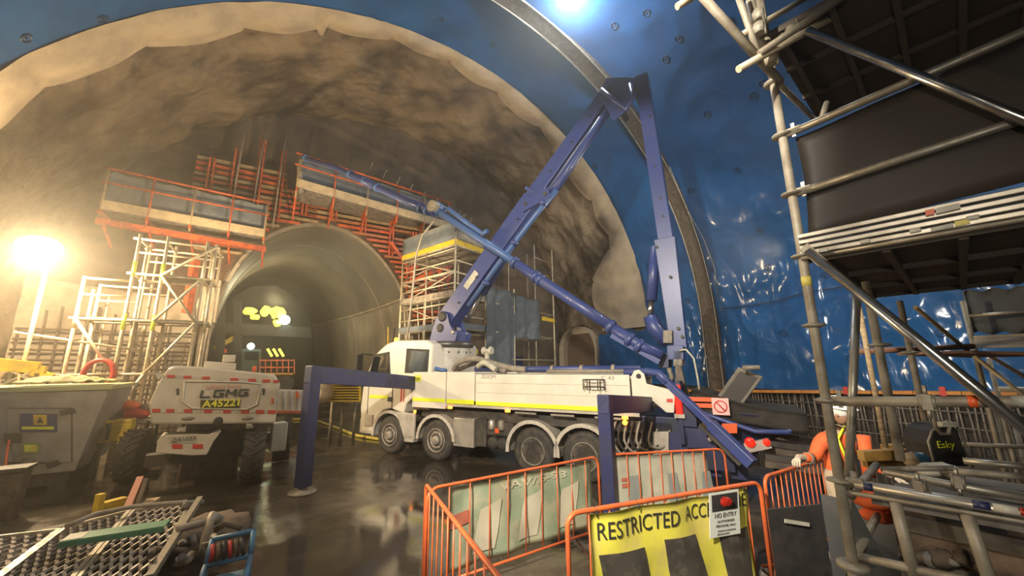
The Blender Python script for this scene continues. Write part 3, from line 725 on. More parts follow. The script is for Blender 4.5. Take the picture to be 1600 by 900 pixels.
# ================================================================ CONCRETE PUMP LORRY (local x forward, y towards the near side, z up)
TO = V3((2.23, 10.40, 0)); TF = V3((-.863, .504, 0)); TLn = V3((-.504, -.863, 0))
tr = thing('concrete_pump_truck', 'white concrete pump lorry with folded-up blue boom parked before the tunnel mouth', 'truck', TO, xax=TF)
def TW_(x, y, z): return TO+TF*x+TLn*y+V3((0, 0, z))
def ploc(px, py, yl):  # local point where a sight line meets the plane y = yl
    q = PN(px, py, TO+TLn*yl, TLn)-TO; return V3((q.dot(TF), yl, q.z))
tr_world = MW[tr.name]
# NB local +y of the Empty is the left of +x
def tb(name, mb, m, par=None, bevel=0, **kw): return mb.build(name, m, par or tr, True, bevel, **kw)
m_rimlip = mat('pale_hub_paint', (.34, .30, .25), .55, .2, col2=(.20, .17, .14), scale=12)
def wheel(par, x, y, r=.54, wd=.32, steer=False):
    sgn = 1 if y > 0 else -1
    prof = [(r*.56, .01), (r*.60, 0), (r*.66, .025), (r*.80, .0), (r*.9, .008), (r*.93, .02), (r*.985, .035), (r, .08), (r, wd-.08), (r*.985, wd-.035), (r*.9, wd), (r*.62, wd-.02), (r*.56, wd)]
    t = tb('wheel', MB().lathe((x, y, r), (0, -sgn, 0), prof, 36), m_tyre, par)
    rim = MB().lathe((x, y, r), (0, -sgn, 0), [(r*.60, .01), (r*.585, -.02), (r*.555, -.02), (r*.54, .02), (r*.50, .07 if steer else .15), (r*.44, .05 if steer else .18)], 30)
    rm = tb('rim', rim, m_rimlip if steer else m_rim, t)
    tb('rim_dish', MB().lathe((x, y, r), (0, -sgn, 0), [(r*.50, .075 if steer else .155), (r*.30, .02 if steer else .18), (r*.27, .0 if steer else .17), (r*.02, .0 if steer else .16)], 24), m_chassis if steer else m_rim, t)
    tb('hub', MB().lathe((x, y, r), (0, -sgn, 0), [(r*.24, .03 if steer else .17), (r*.22, -.05 if steer else .05), (r*.13, -.07 if steer else .03), (r*.02, -.07 if steer else .03)], 20), m_rimlip, t)
    tb('nut_ring', MB().lathe((x, y, r), (0, -sgn, 0), [(r*.42, .035 if steer else .17), (r*.42, -.0 if steer else .15), (r*.31, -.0 if steer else .15), (r*.31, .035 if steer else .17)], 24), m_rimlip if steer else m_rim, t)
    bl = MB()
    for k in range(10):
        a = k*math.pi/5; bl.lathe((x+math.cos(a)*r*.36, y+sgn*(-.01 if steer else -.155), r+math.sin(a)*r*.36), (0, sgn, 0), [(.018, 0), (.018, .05), (.01, .055)], 6)
    tb('wheel_nuts', bl, m_galv, t)
    gr = MB()
    for k in range(40):
        a = 2*math.pi*k/40
        for e in (.07, .19): gr.obox((x+math.cos(a)*(r-.004), y-sgn*e, r+math.sin(a)*(r-.004)), (math.cos(a)*.016, 0, math.sin(a)*.016), (0, -sgn*.09, 0), (-math.sin(a)*.04, 0, math.cos(a)*.04))
    tb('tread', gr, m_tyre, t)
    return t
WX = [6.30, 4.42, 1.32, 0.0]
for i, x in enumerate(WX):
    for y in (1.22, -1.22): wheel(tr, x, y, .55, .32 if i < 2 else .5, steer=i < 2)
    tb('axle', MB().tube((x, -1.0, .55), (x, 1.0, .55), .09, 8), m_chassis)
# mudguards: hoops over each near and far wheel
def guard(x, r, a0, a1, y0, y1, m, flare=.05):
    mb = MB(); n = 14
    mb.sheet(lambda a, b: (x+math.cos(a0+(a1-a0)*a)*r, y0+(y1-y0)*b, .55+math.sin(a0+(a1-a0)*a)*r), n, 1, (0, 0, 0), 0)
    mb = MB(); P = []
    for k in range(n+1):
        a = a0+(a1-a0)*k/n; P.append((math.cos(a), math.sin(a)))
    for k in range(n):
        c0, s0 = P[k]; c1, s1 = P[k+1]
        f = lambda c, s, rr_, y: (x+c*rr_, y, .55+s*rr_)
        mb.hexa([f(c0, s0, r, y0), f(c1, s1, r, y0), f(c1, s1, r, y1), f(c0, s0, r, y1), f(c0, s0, r+.035, y0), f(c1, s1, r+.035, y0), f(c1, s1, r+.035, y1), f(c0, s0, r+.035, y1)])
        y2 = y1+.02 if y1 > 0 else y1-.02
        mb.hexa([f(c0, s0, r-.03, y1-.02), f(c1, s1, r-.03, y1-.02), f(c1, s1, r-.03, y2), f(c0, s0, r-.03, y2), f(c0, s0, r+.06, y1-.02), f(c1, s1, r+.06, y1-.02), f(c1, s1, r+.06, y2), f(c0, s0, r+.06, y2)])
    return tb('mudguard', mb, m)
m_mud = mat('pale_grey_mudguard', (.44, .40, .34), .5, col2=(.34, .30, .25), scale=4)
for y0, y1 in ((.75, 1.27), (-.75, -1.27)):
    guard(WX[0], .68, math.radians(-5), math.radians(170), y0, y1, m_mud); guard(WX[1], .66, math.radians(0), math.radians(178), y0, y1, m_mud)
    guard(WX[2], .68, math.radians(-5), math.radians(185), y0, y1, m_mud); guard(WX[3], .68, math.radians(-5), math.radians(185), y0, y1, m_mud)
tb('mudguard_flap', MB().hexa([(5.62, .8, .42), (5.25, .8, .42), (5.25, 1.28, .42), (5.62, 1.28, .42), (5.62, .8, .62), (5.25, .8, .62), (5.25, 1.28, .62), (5.62, 1.28, .62)]).hexa([(5.62, 1.2, .5), (5.22, 1.2, .5), (5.22, 1.28, .5), (5.62, 1.28, .5), (6.0, 1.2, 1.25), (5.22, 1.2, 1.25), (5.22, 1.28, 1.25), (6.0, 1.28, 1.25)]), m_mud, bevel=.02)
# chassis
for y in (.42, -.42): tb('chassis_rail', MB().box((-2.2, y-.05, .82), (7.0, y+.05, 1.12)), m_chassis)
tb('subframe', MB().box((-1.9, -1.0, 1.14), (5.2, 1.0, 1.38)).box((2.2, -1.05, .75), (3.9, .8, 1.2)), m_chassis)
# cab: bevelled profile with wheel cut-out
def prof_prism(pts, y0, y1): return MB().prism([(x, y1, z) for x, z in pts], (0, y0-y1, 0))
lower = [(7.62, .72), (7.70, 1.3), (7.62, 2.12), (5.42, 2.12), (5.42, 1.66), (5.64, 1.5), (5.72, 1.22), (5.95, 1.26), (6.3, 1.34), (6.65, 1.26), (6.95, .95), (7.02, .6), (7.56, .55)]
cab = tb('cab', prof_prism(lower, -1.24, 1.24), m_white, bevel=.04)
upper = MB()
A_ = [(7.62, 2.12), (7.30, 2.95), (7.05, 3.16), (6.75, 3.36), (6.3, 3.46), (5.0, 3.42), (4.72, 3.28), (4.70, 2.12)]
def insy(z): return 1.24-max(0, z-2.12)*.085
vs = [V3((x, insy(z), z)) for x, z in A_]+[V3((x, -insy(z), z)) for x, z in A_]; k_ = len(A_)
upper.add(vs, [tuple(range(k_)), tuple(reversed(range(k_, 2*k_)))]+[(i, i+k_, (i+1) % k_+k_, (i+1) % k_) for i in range(k_)])
up_o = tb('cab_upper', upper, m_white, bevel=.05)
tb('rear_quarter', MB().box((4.70, -1.2, 1.9), (5.45, 1.2, 2.2)), m_white)
def cwin(pts, nm='window', m=m_glass, d=.012):
    P = [V3((x, insy(z)+d, z)) for x, z in pts]; return tb(nm, MB().prism(P, (0, -.03, 0)), m, up_o)
cwin([(7.36, 2.30), (7.22, 2.95), (6.62, 3.02), (6.42, 2.28)]); cwin([(5.72, 2.48), (5.74, 3.12), (4.90, 3.06), (4.88, 2.46)])
tb('window_surround', MB().prism([V3((x, insy(z)+.006, z)) for x, z in [(7.44, 2.2), (7.26, 3.02), (6.56, 3.1), (6.34, 2.18)]], (0, -.03, 0)), m_black, up_o)
tb('window_surround', MB().prism([V3((x, insy(z)+.006, z)) for x, z in [(5.78, 2.42), (5.80, 3.18), (4.84, 3.12), (4.82, 2.40)]], (0, -.03, 0)), m_black, up_o)
tb('windscreen', MB().prism([V3((7.64-.01, -1.1, 2.16)), V3((7.64-.01, 1.1, 2.16)), V3((7.32, 1.04, 2.95)), V3((7.32, -1.04, 2.95))], (.03, 0, .01)), m_glass, up_o)
tb('door_seam', MB().box((6.22, 1.235, 1.35), (6.25, 1.252, 2.12)).box((7.34, 1.235, 1.1), (7.36, 1.252, 2.12)).box((5.45, 1.235, 2.1), (7.62, 1.252, 2.125)), m_chassis, cab)
tb('reflective_strip', MB().box((6.4, 1.238, 1.62), (7.3, 1.25, 1.72)), m_yel, cab)
tb('door_handle', MB().box((6.22, 1.24, 1.55), (6.42, 1.27, 1.68)), m_black, cab)
tb('intake_louvre', MB().box((5.82, 1.23, 1.55), (5.88, 1.25, 2.0)).box((5.72, 1.23, 1.55), (5.76, 1.25, 2.0)), m_red, cab)
tb('bumper', MB().box((7.0, -1.22, .5), (7.72, 1.22, .98)), m_mud, cab, bevel=.04)
tb('step_box', MB().box((7.05, 1.0, .75), (7.45, 1.27, 1.12)), m_mud, cab, bevel=.02)
mir = tb('mirror_housing', MB().box((7.48, 1.42, 2.28), (7.62, 1.66, 3.02)), m_black, bevel=.03)
tb('mirror_arm', MB().tube((7.3, 1.2, 3.0), (7.55, 1.5, 3.05), .025).tube((7.45, 1.2, 2.3), (7.55, 1.5, 2.28), .025), m_black, mir)
tb('roof_beacon', MB().lathe((6.72, .75, 3.42), (0, 0, 1), [(.07, 0), (.075, .10), (.05, .16)], 12), m_amblit)
tb('antenna', MB().tube((6.95, .9, 3.3), (6.98, .9, 3.95), .02), m_amblit and m_yellow); tb('antenna', MB().tube((6.65, .95, 3.4), (6.6, .95, 3.9), .02), m_black)
tb('exhaust_intake', MB().box((4.75, .7, 1.35), (5.38, 1.2, 2.1)), m_chassis, bevel=.03)
# body sides
BT = 2.45
for sy in (1, -1):
    y0, y1 = sorted((sy*1.17, sy*1.25))
    for x0, x1, z0 in [(4.08, 5.38, 1.42), (3.06, 4.06, 1.66), (-1.15, 3.04, 1.66)]:
        sp = tb('side_panel', MB().box((x0+.01, y0, z0), (x1, y1, BT-.012*(4-x0) if x0 < 3 else BT)), m_white, bevel=.012)
        if x0 < 0:
            for zz in (1.9, 2.15): tb('panel_crease', MB().box((x0+.04, y0-.004 if sy < 0 else y1-.002, zz), (x1-.04, y0 if sy < 0 else y1+.004, zz+.012)), m_mud, sp)
    a, b_ = (1.24, 1.262) if sy > 0 else (-1.262, -1.24)
    tb('reflective_stripe', MB().box((4.1, a, 1.60), (5.36, b_, 1.70)).box((3.08, a, 1.58), (4.04, b_, 1.70)).box((-.42, a, 1.575), (3.02, b_, 1.675)), m_yel)
    tb('side_rail', MB().box((-1.3, a-.05, 1.50), (4.1, b_-.03, 1.575)), m_mud)
tb('yellow_label', MB().box((5.05, 1.25, 2.16), (5.3, 1.262, 2.36)), mat('yellow_green_label', (.6, .62, .05), .5)); 
text('220', .13, (5.28, 1.265, 2.2), (-1, 0, 0), (0, 0, 1), m_ink, tr, local=True)
text('ZOOM', .14, (2.85, 1.255, 2.28), (-1, 0, 0), (0, 0, 1), mat('faint_grey_print', (.25, .23, .2), .6), tr, local=True, sx=1.1)
text('C 43', .12, (-.5, 1.255, 2.28), (-1, 0, 0), (0, 0, 1), MATS['faint_grey_print'], tr, local=True, sx=1.3)
for x in (3.9, 2.0, -1.0): tb('marker_lamp', MB().box((x-.05, 1.22, 1.44), (x+.07, 1.29, 1.50)), m_amblit)
tb('amber_side_lamp', MB().ball((-1.0, 1.33, 1.38), .055, 10, 8), m_amblit)
tb('amber_side_lamp', MB().ball((5.2, 1.3, 1.3), .045, 8, 6), m_amblit)
tb('deck', MB().box((-1.2, -1.16, 2.3), (5.4, 1.16, 2.36)), m_mud)
# end bracket with rounded lifting eye
br = [(-1.17, 1.72), (-1.17, 2.22), (-1.25, 2.36), (-1.36, 2.38), (-1.46, 2.28), (-1.5, 2.08), (-2.0, 1.96), (-2.05, 1.85), (-2.0, 1.5), (-1.85, 1.5), (-1.6, 1.72)]
br = [(x+.0, z+.12) for x, z in br]
bk = tb('end_bracket', prof_prism(br, 1.17, 1.23), m_white, bevel=.01)
tb('lifting_eye', MB().lathe((-1.34, 1.235, 2.36), (0, 1, 0), [(.055, 0), (.055, .006)], 12), m_black, bk)
tb('red_mark', MB().box((-2.0, 1.232, 1.83), (-1.88, 1.24, 1.9)), m_red, bk)
# boxes and tanks under the body
tb('tool_box', MB().box((3.12, .7, .45), (3.82, 1.2, 1.2)), m_silver, bevel=.02)
tb('tool_box_side', MB().box((2.75, .68, .5), (3.1, 1.15, 1.2)), m_chassis, bevel=.02)
for x in (2.55, 2.25): 
    tb('air_tank', MB().lathe((x, 1.18, .62), (0, -1, 0), [(.06, 0), (.15, .03), (.17, .08), (.17, .8), (.15, .85)], 16), m_black)
    tb('filter_canister', MB().lathe((x+.05, 1.1, .95), (0, 0, 1), [(.08, 0), (.09, .05), (.09, .22), (.05, .26)], 12), m_silver if x > 2.4 else m_rim)
tb('pump_block', MB().box((1.95, .5, .8), (2.8, 1.1, 1.15)), m_chassis, bevel=.03)
tb('orange_tag', MB().box((2.35, 1.12, .88), (2.48, 1.14, 1.0)), m_orgplate)
for k, x in enumerate((1.7, .7, -.4)): tb('silver_strip', MB().box((x-.5, 1.2, 1.42), (x+.1, 1.25, 1.46)), m_galv)
tb('fuel_tank', MB().lathe((2.3, -.95, .75), (1, 0, 0), [(.3, 0), (.3, 1.6)], 16), m_silver)
# turret
tx = 5.02
tu = tb('turret_base', MB().lathe((tx, 0, 2.2), (0, 0, 1), [(.72, 0), (.72, .3), (.70, .95), (.70, 1.0)], 32), mat('pale_turret_paint', (.50, .47, .42), .45, col2=(.38, .35, .31), scale=4))
tb('slew_ring', MB().lathe((tx, 0, 3.2), (0, 0, 1), [(.72, 0), (.80, .02), (.80, .17), (.72, .2)], 32), mat('dark_slew_ring', (.10, .095, .09), .4, .5), tu)
for k in range(14):
    a = k*2*math.pi/14; 
    tb('bolt_hole', MB().lathe((tx+math.cos(a)*.70, math.sin(a)*.70, 3.05), (math.cos(a), math.sin(a), 0), [(.028, 0), (.028, .02)], 8), m_black, tu)
tb('access_hole', MB().lathe((tx+.35, .60, 2.62), (.3, 1, 0), [(.11, 0), (.11, .06)], 14), m_black, tu)
for y in (.34, -.34):
    pp = [(tx+.55, 3.4), (tx+.45, 3.75), (tx+.28, 4.2), (tx+.05, 4.42), (tx-.2, 4.3), (tx-.3, 3.95), (tx-.45, 3.75), (tx-.62, 3.7), (tx-.6, 3.55), (tx-.55, 3.4)]
    ps = tb('pedestal_cheek', prof_prism(pp, y-.05, y+.05), m_blue, bevel=.01)
    for cx, cz, r_ in ((tx+.0, 4.22, .17), (tx+.08, 3.85, .14), (tx-.47, 3.68, .06)):
        tb('pivot_pin', MB().lathe((cx, y-.06, cz), (0, 1, 0), [(r_, 0), (r_, .13), (r_*.7, .13), (r_*.7, .16)], 16), m_chassis if r_ > .1 else m_galv, ps)
tb('pedestal_core', MB().box((tx-.5, -.28, 3.4), (tx+.5, .28, 3.75)), m_blue, bevel=.02)
# hoses, fittings and pipes on top of the deck
tb('deck_hose', MB().sweep(smo([(4.2, .75, 2.52), (3.9, .9, 2.72), (3.3, .95, 2.82), (2.8, .9, 2.7), (2.2, .8, 2.55), (1.7, .8, 2.5)]), .085, 10), m_hose)
tb('deck_hose', MB().sweep(smo([(4.3, .4, 2.52), (3.6, .6, 2.68), (3.0, .7, 2.75), (2.6, .8, 2.55), (2.3, .85, 2.45)]), .07, 10), m_hose)
tb('deck_hose', MB().sweep([(5.4, .95, 2.5), (4.8, 1.0, 2.56), (4.3, 1.0, 2.48)], .06, 8), m_blue2)
tb('hose_elbow', MB().sweep(smo([(3.2, .9, 2.6), (2.9, 1.0, 2.7), (2.5, 1.05, 2.5)]), .08, 10), m_bag)
ft = tb('pipe_fitting', MB().tube((3.1, .6, 2.6), (3.1, .6, 3.0), .07).lathe((3.25, .6, 3.05), (-1, 0, 0), [(.1, 0), (.13, .05), (.06, .12), (.06, .2), (.13, .28), (.1, .33)], 14), m_bag)
dp = tb('delivery_pipe', MB().tube((3.4, .75, 2.52), (-1.3, .75, 2.52), .075, 12), m_blue)
for x in (2.6, 1.9, .9, .1, -.7): tb('pipe_clamp', MB().lathe((x, .75, 2.52), (1, 0, 0), [(.1, 0), (.1, .08)], 12), m_blue2 if x > 1 else m_galvdull, dp)
tb('deck_pipe', MB().tube((1.0, .95, 2.46), (-1.4, .95, 2.46), .05, 10), m_hose)
wb = MB()
for z in (2.12, 2.28): wb.sweep([(-.35+.25*math.cos(a), 1.36+.1*math.sin(a), z) for a in [k*math.pi/6 for k in range(12)]], .012, 5, closed=True)
for k in range(6): wb.tube((-.35+.25*math.cos(k*math.pi/3), 1.36+.1*math.sin(k*math.pi/3), 2.05), (-.35+.25*math.cos(k*math.pi/3), 1.36+.1*math.sin(k*math.pi/3), 2.28), .012, 5)
tb('wire_cage', wb, m_chassis)
# rear of the lorry: hopper, lamps, plates, chute
hop = MB()
H0 = [(-2.2, -1.0, 1.72), (-3.9, -1.0, 1.62), (-3.9, 1.0, 1.62), (-2.2, 1.0, 1.72)]; H1 = [(-2.4, -.6, .72), (-3.3, -.6, .72), (-3.3, .6, .72), (-2.4, .6, .72)]
hop.hexa([H1[0], H1[1], H1[2], H1[3], H0[0], H0[1], H0[2], H0[3]]); ho = tb('hopper', hop, m_darkblue, bevel=.02)
tb('hopper_lip', MB().sweep([(-2.2, 1.05, 1.74), (-2.9, 1.08, 1.50), (-3.4, 1.1, 1.34), (-3.9, 1.1, 1.36), (-4.1, .9, 1.42), (-4.15, 0, 1.45), (-4.0, -.9, 1.5)], .045, 8), m_blue, ho)
sk = MB(); sk.sheet(lambda a, b: (-2.35-1.9*a, 1.02+.05*math.sin(a*9), 1.42+.62*b-.38*a*b+.05*math.sin(a*5+b*2)), 16, 6, (0, -1.9, 0), 1); tb('rubber_skirt', sk, mat('dusty_black_rubber', (.016, .014, .011), .85, col2=(.032, .026, .02), scale=3), ho)
tb('rear_frame', MB().box((-2.3, -1.0, .95), (-1.25, 1.0, 1.5)).box((-3.0, -.9, .5), (-2.1, .9, .95)), m_darkblue, bevel=.02)
tb('rear_cabinet', MB().box((-2.15, .6, 1.0), (-2.06, 1.15, 2.25)).box((-2.4, .75, 1.35), (-2.1, 1.12, 1.95)), m_darkblue)
tb('tail_lamp_column', MB().box((-2.16, 1.14, 1.60), (-2.04, 1.24, 2.18)), m_redlit, bevel=.01)
tb('tail_lamp_cover', MB().box((-2.2, 1.10, 1.52), (-2.0, 1.22, 1.60)), m_silver)
for z in (1.74, 1.86): tb('reflective_plate', MB().box((-2.85, 1.12, z), (-2.3, 1.15, z+.085)), m_orgplate)
sg = tb('pink_sign', MB().box((-3.02, 1.15, 1.62), (-2.72, 1.18, 1.94)), m_pink)
cr2 = MB(); cr2.sweep([(-2.87+.11*math.cos(k*math.pi/8), 1.185, 1.78+.11*math.sin(k*math.pi/8)) for k in range(16)], .012, 5, closed=True); cr2.tube((-2.80, 1.185, 1.86), (-2.94, 1.185, 1.70), .012, 5)
tb('sign_symbol', cr2, m_red, sg)
def atrear(nm, px0, px1, yl, m, par=None, th=.03):
    a = ploc(px0[0], px1[1], yl); b_ = ploc(px1[0], px1[1], yl); c_ = ploc(px0[0], px0[1], yl); return tb(nm, MB().obox(a, b_-a, (0, -th, 0), c_-a), m, par)
atrear('yellow_plate', (1097, 657), (1115, 670), 1.16, m_yellow); atrear('orange_plate', (1128, 662), (1152, 677), 1.16, m_orgplate)
atrear('hydraulic_block', (1065, 668), (1120, 700), 1.05, m_navy, th=.6); atrear('lower_frame', (1020, 675), (1045, 720), 1.1, m_silver, th=.05); atrear('step_panel', (1040, 676), (1075, 720), 1.05, m_navy, th=.4)
P_ = ploc(1110, 686, 1.2); tb('round_cap', MB().lathe(P_, (0, 1, 0), [(.045, 0), (.045, .04), (.02, .045)], 14), m_silver)
bar = MB(); a = ploc(1165, 700, 1.25); b_ = ploc(1203, 692, 1.25); bar.beam(a, b_, .1, .17); lb = tb('light_bar', bar, m_silver)
for px_, r_ in ((1172, .085), (1198, .06)):
    c_ = ploc(px_, 691, 1.33); tb('rear_lamp', MB().lathe(c_, (0, 1, 0), [(r_, 0), (r_, .03), (r_*.5, .045)], 16), m_redlit, lb)
for px_ in (1110, 1150): tb('rear_leg', MB().beam(ploc(px_, 690, .6), V3((*ploc(px_, 690, .6).xy, .35)), .2, .3), m_navy)
# tilted hopper grate chute
c0 = ploc(1115, 627, .55); c1 = ploc(1152, 576, .55); dch = (c1-c0)
ch = tb('tilted_chute', MB().obox(c0+V3((-.0, 0, 0)), dch*1.05, V3((0, -.75, .0)), V3((-.42, 0, -.20))), mat('grey_dusty_steel', (.17, .15, .12), .6, .2, col2=(.10, .085, .07), scale=4), bevel=.015)
tb('chute_face', MB().obox(c0+dch*.08+V3((-.06, .012, -.03)), dch*.9, V3((0, -.02, 0)), V3((-.30, 0, -.14))), m_panel, ch)
for y in (-.7, .5): tb('chute_hinge', MB().tube(c1+V3((-.1, y-.2, .02)), c1+V3((-.4, y-.2, .02)), .05), m_rim, ch)
tb('hopper_column', MB().beam(ploc(1070, 650, .3), ploc(1060, 570, .3), .4, .35, w2=.12, h2=.12), m_strip)
# ------- near-side outriggers (world points converted by the parent's matrix)
def leg(nm_lab, foot, top, hb, wd, endp, bh):
    b = MB().beam(foot+U*.12, top, wd, wd, up=TF).build('outrigger_leg', m_navy, tr, bevel=.008)
    MB().lathe(foot, (0, 0, 1), [(.28, .0), (.28, .03), (.1, .06), (.08, .16)], 20).build('foot_pad', m_galvdull, b)
    MB().beam(top-U*(bh/2)+(top-endp).normalized()*wd*.5, endp, wd*.9, bh).build('outrigger_beam', m_navy, tr, bevel=.008)
    MB().beam(foot+U*.3, foot+U*.85, wd*.72, wd*.72, up=TF).build('inner_leg', m_galvdull, b)
f1 = PZ(472, 770, 0); t1 = V3((f1.x, f1.y, 0)); t1.z = PY(489, 572, f1.y).z
leg('a', f1, t1, 0, .25, TW_(5.4, 1.2, 2.12), .38)
f2 = PZ(957, 842, 0); t2 = V3((f2.x, f2.y, PY(952, 617, f2.y).z))
leg('b', f2, t2, 0, .20, TW_(-1.5, 1.25, 1.78), .30)
MB().beam(TW_(5.4, -1.2, 2.12), TW_(7.4, -3.6, 2.0), .24, .36).build('outrigger_beam', m_navy, tr); MB().beam(TW_(7.4, -3.6, 2.1), TW_(7.4, -3.6, .05), .24, .24, up=TF).build('outrigger_leg', m_navy, tr)
# swung delivery pipe hanging off the rear
pa = PN(1030, 585, TO+TLn*1.2, TLn); pb = PN(1172, 722, TO+TLn*1.9, TLn)
d_ = pb-pa
rp = MB().beam(pa, pb, .13, .14).build('rear_swing_arm', m_blue, tr, bevel=.015)
MB().beam(pa+d_*.62, pb+d_*.02, .17, .19).build('arm_sleeve', m_blue, rp, bevel=.012)
MB().beam(pa+d_*.55-V3((.1, 0, .12)), pa+d_*.9-V3((0, 0, .22)), .06, .06).build('arm_lug', m_chassis, rp)
MB().sweep([TW_(-1.0, 1.1, 2.44), TW_(-1.5, 1.1, 2.46), pa+V3((0, 0, .02)), pa+d_*.12], .085, 10).build('elbow_pipe', m_blue, tr)
# hanging hoses at the rear axle
for k in range(7):
    x = -.75-.13*k; tb('hydraulic_hose', MB().sweep(smo([(x, 1.1, 1.4), (x+.08, 1.2, 1.0), (x-.1, 1.15, .7+.03*k), (x-.25, 1.05, 1.0), (x-.35, .95, 1.35)]), .026, 6), m_black if k % 2 else m_hose)
tb('rear_black_tank', MB().lathe((-1.3, .9, .95), (0, -1, 0), [(.33, 0), (.33, 1.8)], 18), m_chassis)

# ---------------- boom: four sections (children of the lorry)
def bx(px_, py_, yl=0.0): return PN(px_, py_, TO+TLn*yl, TLn)
K0 = TW_(tx, 0, 4.22); K1 = bx(957, 138, 0); K1b = bx(1000, 128, 0); K2 = bx(1052, 545, 0.0)
s1 = MB().beam(K0-(K1-K0).normalized()*.15, K0+(K1-K0)*.55, .52, .62, w2=.48, h2=.56, up=-TF).build('boom_section', m_blue, tr, bevel=.015)
s1b = MB().beam(K0+(K1-K0)*.55, K1, .44, .50, w2=.36, h2=.40, up=-TF).build('boom_section', m_blue, tr, bevel=.012)
dn = (K1-K0).normalized(); nrm = TLn
def bolt(par, p, r_=.035): MB().lathe(p, TLn, [(r_, 0), (r_, .03)], 8).build('bolt_boss', m_chassis, par)
for f in (.08, .2, .33, .46): bolt(s1, K0+(K1-K0)*f+TLn*.27+dn.cross(TLn)*.12)
for f in (.66, .78, .88): bolt(s1b, K0+(K1-K0)*f+TLn*.22+dn.cross(TLn)*.05)
for f in (.30, .56): MB().beam(K0+(K1-K0)*f, K0+(K1-K0)*(f+.012), .60, .66, up=-TF).build('weld_collar', m_blue, s1)
MB().beam(K0+(K1-K0)*.14+TLn*.265, K0+(K1-K0)*.215+TLn*.265, .02, .22, up=-TF).build('warning_label', m_bag, s1)
def side(p, off, back): return p+TLn*off+TF.cross(TLn)*0-(TF*-1).normalized()*0+back*V3((0, 0, 0))
pd = (K1-K0).normalized().cross(TLn).normalized()
if pd.dot(TF) > 0: pd = -pd     # towards the rear side of section one
def alongs(f, o, y=0.0): return K0+(K1-K0)*f+pd*o+TLn*y
cy = MB().tube(alongs(.55, .48, .05), alongs(.93, .36, .05), .13, 14).build('lift_cylinder', m_blue, tr)
MB().tube(alongs(.93, .36, .05), alongs(.99, .30, .05), .07, 12).build('cylinder_rod', m_bright, cy)
pp_ = MB().sweep([alongs(.10, .50, .25), alongs(.30, .52, .28), alongs(.5, .56, .25), alongs(.62, .62, .2)], .085, 10).build('boom_pipe', m_blue2, tr)
MB().sweep([alongs(.62, .62, .2), alongs(.7, .55, .25), alongs(.96, .42, .2)], .08, 10).build('boom_pipe', m_blue, tr)
for f in (.2, .38, .55): MB().lathe(alongs(f, .52+.04*f, .27), dn, [(.12, 0), (.12, .14)], 12).build('pipe_clamp', m_blue, pp_)
MB().tube(alongs(.04, .62, -.0), alongs(.20, .45, -.0), .07, 10).build('luffing_rod', m_bright, tr)
MB().tube(alongs(.16, .48, 0), alongs(.42, .25, 0), .15, 12).build('luffing_cylinder', m_blue, tr)
lk = MB().beam(alongs(.50, .0, .29), alongs(.60, .52, .29), .05, .34, up=TF).build('link_plate', m_blue, tr, bevel=.01)
bolt(lk, alongs(.52, .06, .32), .06); bolt(lk, alongs(.585, .45, .32), .06)
# knuckle
kn = MB()
for y in (.24, -.24):
    kn.prism([bx(935, 150, y), bx(948, 124, y), bx(975, 122, y), bx(1005, 125, y), bx(998, 145, y), bx(975, 178, y), bx(958, 190, y), bx(950, 172, y)], TLn*.05)
k_o = kn.build('knuckle_plate', m_blue, tr)
for q_, r_ in (((950, 138), .09), ((970, 168), .08), ((992, 140), .07)): MB().lathe(bx(*q_, .3), TLn, [(r_, -.6), (r_, 0), (r_*.6, .03)], 12).build('knuckle_pin', m_chassis, k_o)
MB().sweep([bx(940, 140, .34), bx(958, 155, .36), bx(978, 172, .36), bx(990, 150, .36), bx(985, 132, .3)], .075, 8).build('knuckle_pipe', m_blue, tr)
# section two: plate sided box coming down
s2 = MB().beam(bx(1003, 122, 0), bx(1042, 380, 0), .36, .34, w2=.38, h2=.36, up=TF).build('boom_section', m_blue, tr, bevel=.012)
s2b = MB().beam(bx(1040, 375, 0), bx(1062, 545, 0), .42, .50, w2=.36, h2=.36, up=TF).build('boom_section', m_blue, tr, bevel=.012)
for x, y in ((1000, 146), (1012, 162), (1016, 182), (1024, 260), (1032, 310), (1036, 338)): bolt(s2, bx(x, y, .18), .03)
for x, y in ((1026, 386), (1048, 433), (1060, 513), (1066, 526)): bolt(s2b, bx(x, y, .22), .04)
cl = MB().tube(bx(1024, 386, .05), bx(1018, 470, .05), .13, 14).build('fold_cylinder', m_blue, tr); MB().tube(bx(1018, 470, .05), bx(1016, 494, .05), .07, 12).build('cylinder_rod', m_bright, cl)
MB().sweep([bx(1016, 494, .05), bx(1022, 512, .05), bx(1045, 535, .05)], [.17, .2, .17], 10).build('fold_link', m_blue, tr)
for nm, (x0, y0), (x1, y1), m_ in (('joint_block', (1036, 516), (1050, 536), m_rim), ('joint_block', (1042, 540), (1068, 562), m_blue), ('joint_block', (1052, 548), (1066, 572), m_rim), ('joint_block', (1030, 552), (1045, 575), m_navy)):
    a = bx(x0, y1, .35); MB().obox(a, bx(x1, y1, .35)-a, -TLn*.5, bx(x0, y0, .35)-a).build(nm, m_, tr, bevel=.01)
MB().sweep([bx(1062, 548, .4), bx(1072, 546, .45), bx(1084, 560, .45), bx(1090, 590, .45), bx(1093, 612, .45)], .022, 8).build('white_hose', m_bag, tr)
MB().sweep([bx(1045, 575, .3), bx(1050, 590, .3), bx(1042, 600, .3)], .06, 8).build('joint_pipe', m_rim, tr)
